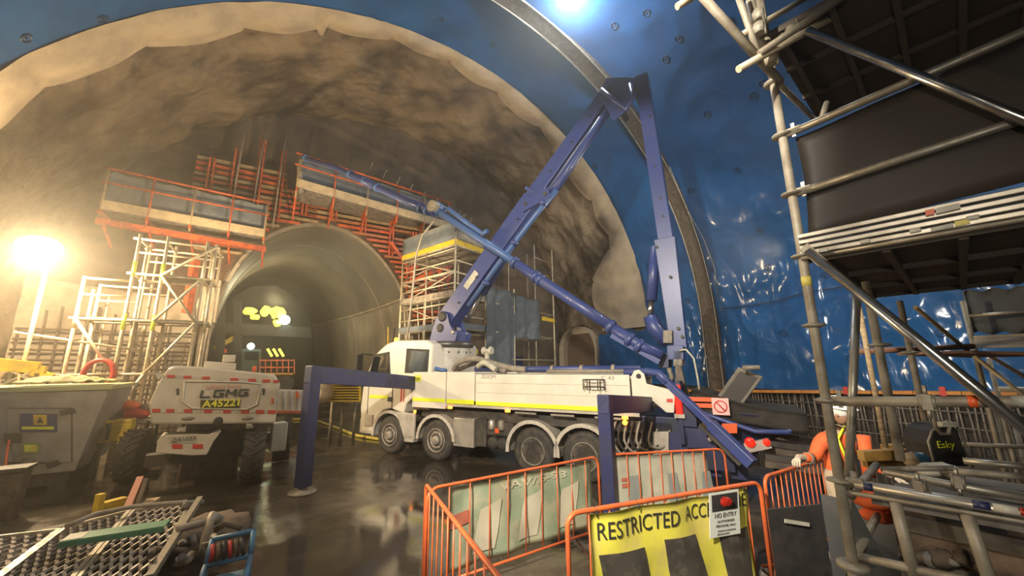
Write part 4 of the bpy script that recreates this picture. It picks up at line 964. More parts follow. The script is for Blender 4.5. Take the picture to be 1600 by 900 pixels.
# section three, round pipe + box towards the tunnel, offset to the near side
def b3(x, y): return bx(x, y, .62)
e0, e1 = b3(1035, 555), b3(685, 331)
s3 = MB().sweep([e0, b3(1000, 540), b3(950, 508)], [.11, .13, .14], 14).build('boom_section', m_blue, tr)
s3b = MB().sweep([b3(955, 510), b3(900, 474), b3(845, 438), b3(808, 413)], [.14, .15, .15, .14], 16).build('boom_section', m_blue, tr)
s3c = MB().sweep([b3(812, 415), b3(750, 374), b3(690, 334)], [.115, .12, .13], 14).build('boom_section', m_blue2, tr)
MB().beam(b3(1030, 556)-U*.14, b3(955, 514)-U*.16, .12, .12).build('lower_beam', m_blue, s3)
for x, y in ((1000, 541), (985, 531), (955, 511), (838, 433), (805, 411), (845, 438)):
    p = b3(x, y); MB().lathe(p, (e1-e0).normalized(), [(.155, -.06), (.185, -.02), (.185, .05), (.155, .08)], 16).build('collar', m_blue, tr)
j0 = b3(683, 328)
jt = MB().ball(j0, .22, 12, 8).build('tip_joint', m_blue2, tr)
MB().lathe(j0+V3((0, 0, .05)), TLn, [(.2, -.3), (.2, .3)], 14).build('swivel', m_galvdull, jt)
MB().sweep([b3(676, 330), b3(676, 320), b3(684, 318), b3(694, 328)], .09, 8).build('joint_elbow', m_blue2, jt)
MB().sweep([b3(700, 326), b3(725, 345), b3(755, 366), b3(762, 360)], .085, 8).build('side_cylinder', m_blue2, tr)
MB().sweep([b3(705, 342), b3(735, 348), b3(756, 366)], .03, 6).build('control_hose', m_black, tr)
for x, y in ((727, 334), (738, 345), (757, 362)): MB().tube(b3(x, y), b3(x-5, y+9), .07, 8).build('pipe_flange', m_chassis, tr)
def b4(x, y): return bx(x, y, .75)
s4 = MB().sweep([b4(680, 331), b4(640, 316), b4(590, 293), b4(545, 270)], [.14, .13, .13, .13], 12).build('boom_section', m_blue, tr)
MB().sweep([b4(585, 291), b4(560, 278), b4(520, 260), b4(478, 247)], [.16, .14, .11, .10], 12).build('boom_tip', m_blue, tr)
for x, y in ((668, 329), (658, 325), (590, 293), (570, 283), (548, 272), (478, 247)): MB().lathe(b4(x, y), (b4(545, 270)-b4(680, 331)).normalized(), [(.17, -.07), (.17, .07)], 12).build('collar', m_blue2, s4)
MB().sweep([b4(477, 248), b4(470, 252), b4(468, 262), b4(470, 300)], [.1, .11, .12, .12], 8).build('end_hose', m_hose, tr)
# sagging rubber hose from joint down to the deck
MB().sweep([b3(678, 345), b3(660, 368), b3(650, 400), b3(646, 440), b3(640, 500), b3(634, 540)], .035, 8).build('hanging_hose', m_galvwarm, tr)
# ================================================================ BOOM LIFT seen from behind
lo_ = V3((-7.0, 9.55, 0)); lx = V3((.8, .6, 0)); ly = V3((-.6, .8, 0))   # local x to the right, y away
lf = thing('boom_lift', 'cream boom lift seen from behind with red and white tape and A45221 plate', 'lift', lo_, xax=lx)
def lb_(nm, mb, m, par=None, bevel=0, **kw): return mb.build(nm, m, par or lf, True, bevel, **kw)
YF = -.75
def lpx(px, py, y=YF):
    q = PN(px, py, lo_+ly*y, ly)-lo_; return V3((q.dot(lx), y, q.z))
hull = [lpx(*p) for p in [(237, 664), (232, 632), (246, 600), (262, 576), (272, 571), (330, 574), (430, 585), (438, 600), (435, 628), (430, 662)]]
h_ = lb_('counterweight', MB().prism(hull, (0, 1.9, 0)), m_lift, bevel=.05)
lb_('recess_frame', MB().sweep([lpx(*p, YF-.005) for p in [(288, 596), (285, 628), (300, 638), (385, 640), (402, 632), (408, 600), (380, 597), (330, 596), (288, 596)]], .022, 6), m_lift, h_)
def lrect(x0, y0, x1, y1, d=.012): 
    a = lpx(x0, y1, YF-d); b_ = lpx(x1, y1, YF-d); c = lpx(x0, y0, YF-d); return MB().obox(a, b_-a, (0, .02, 0), c-a)
for x in (267, 293, 322, 366, 394, 416, 433): y = 588+(x-267)*.048; lb_('red_reflector', lrect(x-6, y-2.2, x+6 if x < 430 else x+3, y+2.2), m_red, h_)
for x in (244, 266, 294, 325, 355, 383, 407, 425): y = 641.5+(x-244)*.012; lb_('red_reflector', lrect(x-6.5, y-2.8, x+6, y+2.8), m_red, h_)
for x in (250, 280, 308, 345, 380, 405): y = 588+(x-267)*.048; lb_('pale_reflector', lrect(x-6, y-2.2, x+6, y+2.2, .008), m_bag, h_)
for x in (256, 280, 310, 340, 369, 395, 416): lb_('pale_reflector', lrect(x-5, 640, x+5, 645, .008), m_bag, h_)
a = lpx(319, 623); b_ = lpx(388, 624); wd = (b_-a).length
def ltext(s, x0, y0, x1, hpx, m, bold=0, shear=0, sx_extra=1, nm='lettering'):
    p = lpx(x0, y0); q = lpx(x1, y0); hh = (lpx(x0, y0-hpx)-p).z
    o = text(s, 1, (0, 0, 0), (1, 0, 0), (0, 0, 1), m, lf, local=True, name=nm, bold=bold, shear=shear)
    xs = [v.co.x for v in o.data.vertices]; zs = [v.co.z for v in o.data.vertices]
    sx = (q.x-p.x)/(max(xs)-min(xs)); sz = hh/(max(zs)-min(zs)); x00 = min(xs); z00 = min(zs)
    for v in o.data.vertices: v.co = V3((p.x+(v.co.x-x00)*sx, YF-.028+v.co.y*.5, p.z+(v.co.z-z00)*sz+(v.co.x-x00)*sx*0))
    return o
ltext('alfasi hire', 321, 608, 376, 7, mat('faded_red_print', (.55, .22, .15), .6), .005)
_L = lpx(310, 622); _R = lpx(387, 622); _h = (lpx(310, 610)-_L).z; _cw = (_R.x-_L.x)/4.25
GL = {'L': [((.15, 1), (.15, .1)), ((.08, .1), (.9, .1))], 'G': [((.95, .9), (.12, .9)), ((.16, .95), (.16, .05)), ((.12, .1), (.9, .1)), ((.86, .05), (.86, .5)), ((.92, .48), (.5, .48))], 'M': [((.12, 0), (.12, 1)), ((.88, 0), (.88, 1)), ((.12, .98), (.5, .35)), ((.88, .98), (.5, .35))]}
for k_, c_ in enumerate('LGMG'):
    mb = MB()
    for (xa, za), (xb, zb2) in GL[c_]:
        f_ = lambda x, z: V3((_L.x+_cw*(k_*1.08+x)+z*.02, YF-.02, _L.z+_h*z))
        mb.beam(f_(xa, za), f_(xb, zb2), _h*.21, .012, up=(0, 1, 0))
    lb_('lettering', mb, m_ink)
lb_('number_plate', lrect(313, 625, 374, 638, .02), mat('dark_olive_plate', (.06, .055, .02), .6), h_)
ltext('A45221', 315, 637, 373, 11.5, mat('yellow_plate_print', (.8, .75, .05), .5), .02)
for x in (277.5, 412): lb_('vent_mark', lrect(x-2, 607, x+2, 613).obox(lpx(x-2, 617, YF-.01), (.04, 0, 0), (0, .01, 0), (0, 0, .05)), m_ink, h_)
for x in (290, 383): lb_('tie_down_slot', MB().ball(lpx(x+4, 654), .12, 12, 6, sc=(1, .15, .35)), m_rim, h_)
lb_('orange_marker', lrect(424, 622, 427, 631), m_orgplate, h_); lb_('tow_hole', MB().ball(lpx(341, 659), .09, 10, 6, sc=(1, .3, 1.2)), m_black, h_)
lb_('top_box', MB().obox(lpx(318, 575, 0), lpx(368, 578, 0)-lpx(318, 575, 0), (0, .6, 0), (0, 0, .16)), m_lift, bevel=.02)
lb_('top_box', MB().obox(lpx(347, 566, .1), lpx(367, 566, .1)-lpx(347, 566, .1), (0, .3, 0), (0, 0, .18)), m_lift, bevel=.02)
lb_('beacon', MB().lathe(lpx(397, 581, -.2), (0, 0, 1), [(.05, 0), (.05, .1), (.03, .14)], 10), m_orgplate)
lb_('undercarriage', MB().box((-.8, -.1, .65), (.8, 1.9, 1.1)), m_chassis, bevel=.04)
lb_('slew_bearing', MB().lathe((0, .6, 1.1), (0, 0, 1), [(.6, 0), (.6, .25)], 20), m_rim)
lb_('axle_beam', MB().box((-1.2, .1, .5), (1.0, .45, .75)).box((-1.3, 1.9, .5), (1.4, 2.2, .75)), m_chassis)
YC = -.55
cp = [lpx(x, y, YC) for x, y in [(243, 708), (246, 690), (252, 680), (300, 678), (326, 679), (344, 670), (346, 674), (334, 690), (323, 711), (300, 712)]]
c3 = lb_('rear_chassis_plate', MB().prism(cp, (0, .5, 0)), m_lift, bevel=.02)
def crect(x0, y0, x1, y1, d=.012):
    a = lpx(x0, y1, YC-d); return MB().obox(a, lpx(x1, y1, YC-d)-a, (0, .02, 0), lpx(x0, y0, YC-d)-a)
for x0 in (269, 301): lb_('red_reflector', crect(x0, 694, x0+16, 701), m_red, c3)
lb_('number_plate', crect(265, 682, 307, 692), m_bag, c3)
o = text('ZA1023', .1, (0, 0, 0), (1, 0, 0), (0, 0, 1), m_ink, lf, local=True)
xs = [v.co.x for v in o.data.vertices]; p = lpx(268, 691, YC-.03); q = lpx(304, 691, YC-.03); sx = (q.x-p.x)/(max(xs)-min(xs))
for v in o.data.vertices: v.co = V3((p.x+(v.co.x-min(xs))*sx, YC-.035+v.co.y*.5, p.z+v.co.z*1.3))
def big_tyre(par, c, axis, r=.58, wd=.42, nm='wheel'):
    axis = V3(axis).normalized()
    inv = MW[lf.name].inverted()
    t = MB().lathe(c-axis*wd/2, axis, [(r*.55, .02), (r*.8, 0), (r*.95, .03), (r*.97, .08), (r*.97, wd-.08), (r*.95, wd-.03), (r*.8, wd), (r*.55, wd-.02)], 32).build(nm, m_tyre, par)
    MB().lathe(c-axis*wd*.42, axis, [(r*.56, 0), (r*.5, .06), (r*.2, .1), (r*.2, wd*.84-.1), (r*.5, wd*.84-.06), (r*.56, wd*.84)], 20).build('rim', m_lift, t)
    lg = MB(); z_ = V3((0, 0, 1)); a0 = axis.cross(z_).normalized()
    for k in range(20):
        for sgn in (-1, 1):
            an = 2*math.pi*(k+(.5 if sgn > 0 else 0))/20
            def pt(an_, lat, rad): return c+axis*lat+(a0*math.cos(an_)+z_*math.sin(an_))*rad
            da = .12; w_ = .09
            P = [pt(an, 0, r*.95), pt(an+w_, 0, r*.95), pt(an+w_+da*2.2, sgn*wd*.5, r*.93), pt(an+da*2.2, sgn*wd*.5, r*.93)]
            Q_ = [pt(an, 0, r*1.04), pt(an+w_, 0, r*1.04), pt(an+w_+da*2.2, sgn*wd*.5, r*1.02), pt(an+da*2.2, sgn*wd*.5, r*1.02)]
            lg.hexa(P+Q_)
    lg.build('tread_lugs', m_tyre, t)
    return t
tg_ = V3((.80, .60, 0))
c = PZ(385, 756, 0); big_tyre(lf, V3((c.x, c.y+.15, .60)), (.86, .5, 0))
c = PZ(428, 724, 0); big_tyre(lf, V3((c.x+.05, c.y+.2, .62)), (.86, .5, 0))
c = PZ(180, 757, 0); big_tyre(lf, V3((c.x+.15, c.y+.2, .60)), (.92, .4, 0))
lb_('steer_knuckle', MB().box((1.15, .2, .5), (1.5, .6, 1.2)), m_lift, bevel=.03)
# ================================================================ GENERATOR at the far left
gc = PZ(112, 762, 0); gx = V3((.84, .54, 0)).normalized(); gy = V3((-gx.y, gx.x, 0))
gn = thing('generator', 'grey generator cabinet with blue warning sticker at the far left', 'generator', gc, xax=gx)
def gp(px, py, y=0.0):
    q = PN(px, py, gc+gy*y, gy)-gc; return V3((q.dot(gx), y, q.z))
zt = gp(130, 608).z
def gb(nm, mb, m, par=None, bevel=0): return mb.build(nm, m, par or gn, True, bevel)
body = MB().hexa([(-3.2, 0, .35), (-.0, 0, .35), (-.0, 2.1, .35), (-3.2, 2.1, .35), (-3.2, 0, zt), (.30, 0, zt), (.30, 2.1, zt), (-3.2, 2.1, zt)])
g0 = gb('housing', body, m_gen, bevel=.02)
gb('roof_lip', MB().box((-3.25, -.05, zt-.02), (.36, 2.15, zt+.08)), mat('pale_green_lip', (.33, .34, .16), .6), g0)
gb('skid_frame', MB().box((-3.1, .05, .1), (-.1, .2, .35)).box((-3.1, 1.8, .1), (-.1, 2.0, .35)).box((-.4, .05, 0), (-.1, 2.0, .12)).box((-2.5, .05, 0), (-2.2, 2.0, .12)), m_chassis)
def grect(x0, y0, x1, y1, d=.012, m=None, nm='panel', par=None):
    a = gp(x0, y1, -d); return gb(nm, MB().obox(a, gp(x1, y1, -d)-a, (0, .02, 0), gp(x0, y0, -d)-a), m, par or g0)
dr = grect(12, 637, 112, 722, .012, m_gen, 'door'); 
for k, (x0, y0, x1, y1) in enumerate([(12, 637, 113, 639), (12, 722, 96, 724), (111, 637, 113, 722)]): grect(x0, y0, x1, y1, .016, m_chassis, 'door_seam')
st = grect(31, 646, 89, 675, .03, mat('dark_blue_sticker', (.02, .03, .12), .5), 'blue_sticker', dr)
grect(52, 648, 73, 664, .036, m_yellow, 'yellow_label', st); a = gp(57, 661, -.045); b_ = gp(68, 661, -.045); t_ = gp(62.5, 651, -.045); gb('warning_triangle', MB().prism([a, b_, t_], (0, .01, 0)), m_ink, st)
grect(34, 666.5, 84, 671, .036, m_yel, 'print_line', st)
grect(6, 677, 34, 692, .03, m_chassis, 'dark_label', dr); gl = grect(34, 692, 62, 709, .03, mat('green_label', (.2, .26, .09), .5), 'green_label', dr); grect(38, 695, 58, 706, .036, m_hiyel, 'label_print', gl)
grect(34, 715, 54, 728, .03, m_rim, 'data_plate', dr)
gb('door_latch', MB().beam(gp(94, 645, -.04), gp(117, 641, -.04), .03, .09), m_chassis, dr); gb('door_latch', MB().beam(gp(72, 727, -.04), gp(92, 721, -.04), .03, .09), m_chassis, dr)
for k in range(5): gb('side_slot', MB().box((.22-.03*0, .3+.3*k, .9), (.30, .45+.3*k, 1.2+.08*k)), m_chassis, g0)
# hi-vis sheet on its top, and clutter around
top = gc.z+zt
def onplane(x, y, z): return PZ(x, y, z)
vest = [onplane(x, y, 2.42) for x, y in ((88, 604), (160, 600))]
mb = MB(); A = V3((-10.9, 9.7, 2.25)) if False else MW[gn.name] @ V3((-1.4, .15, zt+.10)); B = MW[gn.name] @ V3((.25, .1, zt+.10))
mb.sheet(lambda a, b: A+(B-A)*a+gy*(.9*b)+U*(.03+.13*math.sin(math.pi*a)*math.sin(math.pi*min(1, b*1.3))+.12*abs(noise.noise(V3((a*7, b*5, 1))))), 26, 16, U, .02)
mb.build('hi_vis_sheet', mat('faded_yellow_cloth', (.40, .37, .13), .8, col2=(.22, .19, .08), scale=4), label='crumpled yellow sheet lying on top of the grey generator', category='cloth')
rg = thing('hose_coil', 'red hose coil hung on the scaffold behind the generator', 'hose', PT(153, 600, 16.1))
c = PT(153, 585, 16.15)
for k in range(3): MB().sweep([c+ax*(.06*k)+rr*(.32*math.cos(j*math.pi/10))+U*(.42*math.sin(j*math.pi/10)) for j in range(20)], .06, 6, closed=True).build('hose_turn', m_red, rg)
MB().tube(c-U*.4, V3((c.x, c.y, .0)), .04, 6).build('hose_stand', m_galvdull, rg)
# low table with orange sacks
tp = PZ(195, 655, 1.05); tbz = V3((tp.x, tp.y, 0))
tt = thing('work_table', 'low steel table between generator and boom lift', 'table', (PT(190, 655, 15.2).x, PT(190, 655, 15.2).y, 0), rz=.5)
o_ = PT(185, 655, 15.2); zt2 = o_.z
tt_l = lambda nm, mb, m: mb.build(nm, m, tt, True)
tt_l('table_top', MB().box((-1.1, -.4, zt2-.05), (.75, .7, zt2)), m_galvdull)
for x, y in ((-1, -.3), (.65, -.3), (-1, .6), (.65, .6)): tt_l('leg', MB().box((x-.03, y-.03, 0), (x+.03, y+.03, zt2-.05)), m_chassis)
def sack(px, py, t, r, sc, m, nm, lab, cat, z=None, grp=None, seed=0):
    p = PT(px, py, t); 
    if z is not None: p.z = z
    MB().ball(p+U*r*sc[2]*.9, r, 16, 10, sc=sc, f=lambda d: 1+.18*noise.noise(d*2+V3((seed, 0, 0)))).build(nm, m, label=lab, category=cat, group=grp)
sack(205, 640, 15.2, .36, (1.4, .8, .42), m_red, 'cloth_bundle', 'dark red bundle at the bottom of the heap on the low table', 'bundle', zt2-.02, seed=1)
sack(200, 632, 15.2, .28, (1.1, .8, .45), m_hivis, 'cloth_bundle', 'bright orange bundle on top of the heap on the low table', 'bundle', zt2+.24, seed=2)
sack(226, 640, 15.3, .22, (.8, .8, .9), m_dirt, 'cloth_bundle', 'dark brown bundle at the right end of the low table', 'bundle', zt2, seed=3)
sack(176, 640, 15.2, .18, (.7, .7, .9), m_black, 'cloth_bundle', 'black bundle at the left end of the low table', 'bundle', zt2, seed=4)
p = PT(176, 672, 14.3); yb = thing('tool_crate', 'yellow plastic crate behind the boom lift tyre', 'crate', (p.x, p.y, 0), rz=.6)
MB().box((-.3, -.25, p.z-.28), (.38, .25, p.z+.26)).build('crate_body', m_yellow, yb, True, .03); MB().box((-.28, -.22, 0), (-.22, .22, p.z-.28)).box((.30, -.22, 0), (.36, .22, p.z-.28)).build('crate_stand', m_chassis, yb, True)
for z in (.05, .12): MB().box((-.31, -.26, p.z+z), (.39, .26, p.z+z+.02)).build('crate_rib', m_hiyel, yb, True)
# yellow topped rack on the extreme left
yr = thing('timber_rack', 'rack of yellow formwork beams behind the generator', 'rack', PT(30, 640, 16.0))
for k, (p, q) in enumerate([((-60, 560), (62, 572)), ((-60, 570), (72, 578)), ((10, 566), (80, 590)), ((-40, 584), (55, 590))]):
    MB().beam(PT(*p, 16.0+.25*k), PT(*q, 16.0+.25*k), .16, .2).build('formwork_beam', m_yellow if k != 3 else m_timber, yr)
for x in (-20, 20, 60): MB().beam(PT(x, 575, 16.3), V3((*PT(x, 575, 16.3).xy, 0)), .08, .08, up=ax).build('rack_post', m_galvwarm, yr)
for p, q in (((5, 600), (62, 575)), ((60, 600), (20, 580))): MB().beam(PT(*p, 16.2), PT(*q, 16.2), .06, .06).build('rack_brace', m_galvwarm, yr)
# dark post close by at the extreme left
p0 = PZ(16, 810, 0); tk = thing('sludge_bin', 'dark rusty bin standing before the generator at the left picture edge', 'bin', p0, rz=.6)
MB().hexa([(-.5, -.15, 0), (.06, -.15, 0), (.06, .15, 0), (-.5, .15, 0), (-.55, -.2, .85), (.1, -.2, .85), (.1, .2, .85), (-.55, .2, .85)]).build('bin_body', m_strip, tk, True, .02); MB().box((-.58, -.23, .82), (.13, .23, .88)).build('bin_rim', m_chassis, tk, True)
MB().sweep([PY(30, 585, 9.6), PY(24, 640, 9.4), PY(12, 700, 8.6), PZ(0, 790, .05)], .02, 6).build('sling_rope', m_hivis, label='thin orange rope hanging down over the grey generator', category='rope')

# ================================================================ FOREGROUND LEFT: panels, channel, cart, debris
ZP = .55
def pz(x, y, z=ZP): return PZ(x, y, z)
def mesh_panel(name, lab, q, nx, ny, th=.05, grp=None):
    # q: four world corners  tl, tr, br, bl
    tl, tr_, br_, bl = q; c = sum(q, V3())/4
    t = thing(name, lab, 'panel', (c.x, c.y, min(p.z for p in q)-.03), group=grp)
    f = lambda a, b: (tl*(1-a)+tr_*a)*(1-b)+(bl*(1-a)+br_*a)*b
    for nm, p, r_ in (('frame_rail', (tl, tr_), 1), ('frame_rail', (tr_, br_), 1.6), ('frame_rail', (bl, br_), 1), ('frame_rail', (tl, bl), 1.2)):
        MB().beam(p[0]+U*.01, p[1]+U*.01, .028*r_, .05).build(nm, m_galv, t)
    mb = MB(); w_ = (tr_-tl).length; n_ = int(nx)
    for r0 in range(ny):
        pts_a = []; ys = (r0+.5)/ny
        for k in range(n_*2+1):
            a = k/(n_*2); zig = (.33/ny)*(1 if (k//1+r0*0) % 2 else -1)*(1 if r0 % 2 else -1)
            pts_a.append((a, min(1, max(0, ys+zig*1.1))))
        for k in range(n_*2):
            (a0, b0), (a1, b1) = pts_a[k], pts_a[k+1]; dv = .46/ny
            P = [f(a0, b0-dv*.5), f(a1, b1-dv*.5), f(a1, min(1, b1+dv)), f(a0, min(1, b0+dv))]
            mb.hexa([P[0]-U*.012, P[1]-U*.012, P[2]-U*.012, P[3]-U*.012, P[0]+U*.002, P[1]+U*.002, P[2]+U*.022, P[3]+U*.022])
    mb.build('expanded_metal', mat('worn_mesh_steel', (.50, .44, .38), .5, .4, col2=(.36, .31, .26), scale=9), t, kind='stuff')
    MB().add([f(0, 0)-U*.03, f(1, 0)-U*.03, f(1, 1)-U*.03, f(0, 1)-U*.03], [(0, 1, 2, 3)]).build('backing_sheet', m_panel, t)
    return t
zz = .62
A0, A1, A2, A3 = pz(104, 826, zz), pz(205, 800, zz), pz(110, 915, zz-.1), pz(-12, 915, zz-.1)
B1, B2 = pz(297, 787, zz), pz(226, 925, zz-.1)
mesh_panel('mesh_walkway_panel', 'galvanised mesh walkway panel under the left end of the green channel', [A0, A1+V3((-.03, 0, 0)), A2+V3((-.03, 0, 0)), A3], 7, 12)
mesh_panel('mesh_walkway_panel', 'galvanised mesh walkway panel nearest the blue cart', [A1+V3((.03, 0, 0)), B1, B2, A2+V3((.03, 0, 0))], 7, 12)
mesh_panel('mesh_walkway_panel', 'lower mesh walkway panel in the bottom left corner', [pz(-95, 852, .55), pz(92, 830, .55), pz(-24, 918, .5), pz(-200, 905, .5)], 9, 9)
# bearers carrying the panels
br_ = thing('timber_bearer_stack', 'rough timber bearers carrying the mesh panels', 'timber', (A1.x, A1.y-.4, 0))
for k, (p, q) in enumerate([((60, 850), (290, 800)), ((-60, 900), (250, 850))]):
    a = pz(*p, 0.3); b_ = pz(*q, 0.3); 
    for z0 in (.0, .24): MB().beam(V3((a.x, a.y, z0+.12)), V3((b_.x, b_.y, z0+.12)), .16, .23).build('bearer', m_grey_timber, br_)
eb = MB(); eb.sweep([pz(104, 822, .72), pz(150, 803, .73), pz(205, 792, .73), pz(270, 786, .72), pz(318, 784, .70)], .03, 8); eb.build('bent_edge_tube', m_hose, label='bent grey tube along the back edge of the mesh panels', category='tube')
MB().beam(pz(232, 905, .62), pz(312, 780, .72), .065, .08).build('box_rail', m_galv, label='thick galvanised rail along the right side of the mesh panels', category='rail')
gcn = MB(); a = pz(101, 842, .76); b_ = pz(262, 818, .76); dd = (b_-a).normalized(); sd = dd.cross(U).normalized()
gcn.obox(a-sd*.12, b_-a, sd*.24, U*.012); gcn.obox(a-sd*.12-U*.05, b_-a, sd*.012, U*.05); gcn.obox(a+sd*.12-U*.05, b_-a, sd*.012, U*.05)
go = thing('steel_channel', 'green painted steel channel lying across the mesh panels', 'channel', (a+b_)/2); gcn.build('channel', m_green, go)
MB().obox(a-sd*.10+dd*.01, dd*.16, sd*.2, U*.016).build('scuffed_end', m_bag, go)
# blue framed cart
ct = thing('tool_cart', 'blue tube framed tool cart at the edge of the puddle', 'cart', PZ(350, 930, 0))
tl, tr2, bl2, br2 = PY(332, 843, 4.9), PY(396, 829, 5.0), PY(321, 884, 4.75), PY(391, 868, 4.85)
for p, q in ((tl, tr2), (bl2, br2), (tl, bl2), (tr2, br2), (bl2, V3((bl2.x, bl2.y, .02))), (br2, V3((br2.x, br2.y, .02)))): MB().tube(p, q, .028, 8).build('frame_tube', m_cyan, ct)
back = V3((-.30, .55, 0))
for p in (bl2, br2): MB().tube(p, p-back*.8-U*.1, .028, 8).build('frame_tube', m_cyan, ct)
MB().hexa([bl2-U*.75, br2-U*.75, br2-back*.7-U*.75, bl2-back*.7-U*.75, bl2-U*.12, br2-U*.12, br2-back*.7-U*.18, bl2-back*.7-U*.18]).build('tool_box', m_cyan, ct, bevel=.01)
for k in range(6): MB().sweep([bl2+(br2-bl2)*(.1+.15*k)+U*(.02), bl2+(br2-bl2)*(.2+.13*k)+U*.12+V3((0, -.05, 0)), bl2+(br2-bl2)*(.1+.13*k)+U*.20], .022, 6).build('tool_handle', (m_red, m_dirt, m_chassis)[k % 3], ct)
# tangled hoses and fittings
random.seed(3)
for k in range(9):
    x0 = random.uniform(288, 335); y0 = random.uniform(800, 870); z0 = random.uniform(.2, .62)
    a = pz(x0, y0, z0); pts = [a]; 
    for j in range(3): pts.append(pts[-1]+V3((random.uniform(-.18, .22), random.uniform(-.25, .1), random.uniform(-.1, .12))))
    MB().sweep(pts, random.uniform(.03, .055), 8).build('hose_length', (m_hose, m_rim, m_dirt)[k % 3], label='dusty length of grey hose in the tangle beside the mesh panels', category='hose', group='tangled hoses beside the mesh panels')
mb = MB(); P = [pz(318, 870, .3), pz(322, 845, .55), pz(328, 815, .72), pz(336, 806, .76)]; mb.sweep(P, [.06, .06, .05, .08], 10); mb.build('bent_pipe', m_galvdull, label='pale bent pipe rising from the tangle beside the blue cart', category='pipe')
hp = MB(); pc = pz(300, 860, 0); hp.ball(V3((pc.x, pc.y+.2, .12)), .55, 16, 8, sc=(1, 1.3, .45), f=lambda d: 1+.2*noise.noise(d*3)); hp.build('debris_heap', m_dirt, label='low heap of brown site debris under the hose tangle', category='debris', kind='stuff')
# orange and ochre scraps behind the panels
for i, (p, q, w_, h_, m_, lab) in enumerate([((150, 795), (195, 783), .16, .16, m_yellow, 'ochre painted timber offcut behind the mesh panels'), ((197, 800), (227, 768), .10, .12, mat('salmon_scrap', (.42, .16, .10), .6), 'salmon pink scrap board leaning behind the green channel'), ((213, 794), (232, 775), .06, .1, m_dirt, 'dark scrap board beside the salmon pink one'), ((226, 792), (240, 782), .2, .1, m_timber, 'short pale timber block behind the mesh panels'), ((152, 800), (156, 778), .1, .1, m_yellow, 'upright ochre block at the left end of the scraps')]):
    a = PZ(*p, .1); b_ = PZ(*q, .1); b_.z = .1+(.35 if i in (1, 2) else .0)
    if i == 4: b_ = a+U*.3
    if i in (1, 2): b_ = a+(b_-a)*.5; b_.z = .5
    MB().beam(a, b_, w_, h_).build('timber_offcut', m_, label=lab, category='offcut')
# flat grey slab lying in the water under the lift
MB().obox(PZ(197, 745, .0), PZ(248, 742, 0)-PZ(197, 745, 0), PZ(215, 725, 0)-PZ(197, 745, 0), U*.12).build('concrete_slab', m_concrete_lt, label='pale slab on the wet floor under the boom lift', category='slab')
p = PZ(280, 750, 0); MB().obox(p, V3((1.0, .5, 0)), V3((-.3, .5, 0)), U*.42).build('floor_sump_cover', m_dirt, label='brown box standing on the floor below the boom lift plate', category='box')
# ================================================================ BARRIERS
def barrier(lab, P0, P1, h=1.2, nb=11, bend=.14, rt_=.019, banner=None, bh=(.05, .95), bs=(.04, .96), m=None, side_=1, bars=True, bottom=.16, grp='orange crowd barriers', feet=True):
    m = m or m_orange2; a = V3((P0.x, P0.y, 0)); b = V3((P1.x, P1.y, 0)); d = b-a; L_ = d.length; dn_ = d.normalized()
    t = thing('crowd_barrier', lab, 'barrier', (a+b)/2, xax=dn_, group=None)
    pts = []
    def loc(s, z): return a+dn_*s+U*z
    arc = [(0, bottom)]+[(bend-bend*math.cos(k*math.pi/10), h-bend+bend*math.sin(k*math.pi/10)) for k in range(6)]
    prof = arc+[(L_-s, z) for s, z in reversed(arc)]
    MB().sweep([loc(s, z) for s, z in prof], rt_, 10, closed=False).build('top_frame', m, t)
    MB().tube(loc(0, bottom+.01), loc(L_, bottom+.01), rt_*.9, 8).build('bottom_rail', m, t)
    for s in (0, L_): MB().tube(loc(s, 0), loc(s, bottom+.02), rt_*.9, 8).build('leg', m, t)
    if feet:
        nrm_ = V3((-dn_.y, dn_.x, 0))
        for s in (.25, L_-.25): MB().tube(loc(s, bottom)-nrm_*0, loc(s, .02)+nrm_*.3, rt_*.8, 6).tube(loc(s, bottom), loc(s, .02)-nrm_*.3, rt_*.8, 6).build('foot', m, t)
    if bars:
        for k in range(1, nb):
            s = L_*k/nb; MB().tube(loc(s, bottom), loc(s, h), .0085, 6).build('bar', m, t)
    return t, loc, L_, dn_
mq = m_orange2
# 1 left diagonal, 2 with green banner, 3 with grey banner, 4 with yellow banner, 5 right
P = PZ(666, 757, 1.2), PZ(812, 945, 1.2)
t1_, loc1, L1, d1 = barrier('orange barrier running towards the viewer at the left, without banner', P[0], P[1], nb=13, bend=.06, rt_=.022)
P = PZ(668, 764, 1.2), PZ(934, 713, 1.2)
t2_, loc2, L2, d2 = barrier('orange barrier with pale green banner in front of the lorry wheels', P[0], P[1], nb=10)
nv = d2.cross(U).normalized()
if nv.y < 0: nv = -nv
def ban(loc, L_, dn_, nvv, s0, s1, z0, z1, amp=.02, off=.025):
    def f(a, b):
        s = s0+(s1-s0)*a; z = z0+(z1-z0)*b
        return loc(s, z)+nvv*(off+amp*math.sin(s*9+z*3)+amp*.8*noise.noise(V3((s*3, z*3, L_)))*1.5)
    return f
fb = ban(loc2, L2, d2, nv, L2*.10, L2*.955, .24, 1.15)
bn2 = MB().sheet(fb, 30, 14, nv, .003).build('banner', m_greenban, t2_)
m_pb = mat('pale_banner_print', (.50, .46, .34), .7)
def warp(fn, nvs): return fn
def on(loc, nvv, s, z, off, amp=.02, L_=0): return loc(s, z)+nvv*(.025+off+amp*math.sin(s*9+z*3)+amp*.8*noise.noise(V3((s*3, z*3, L_)))*1.5)
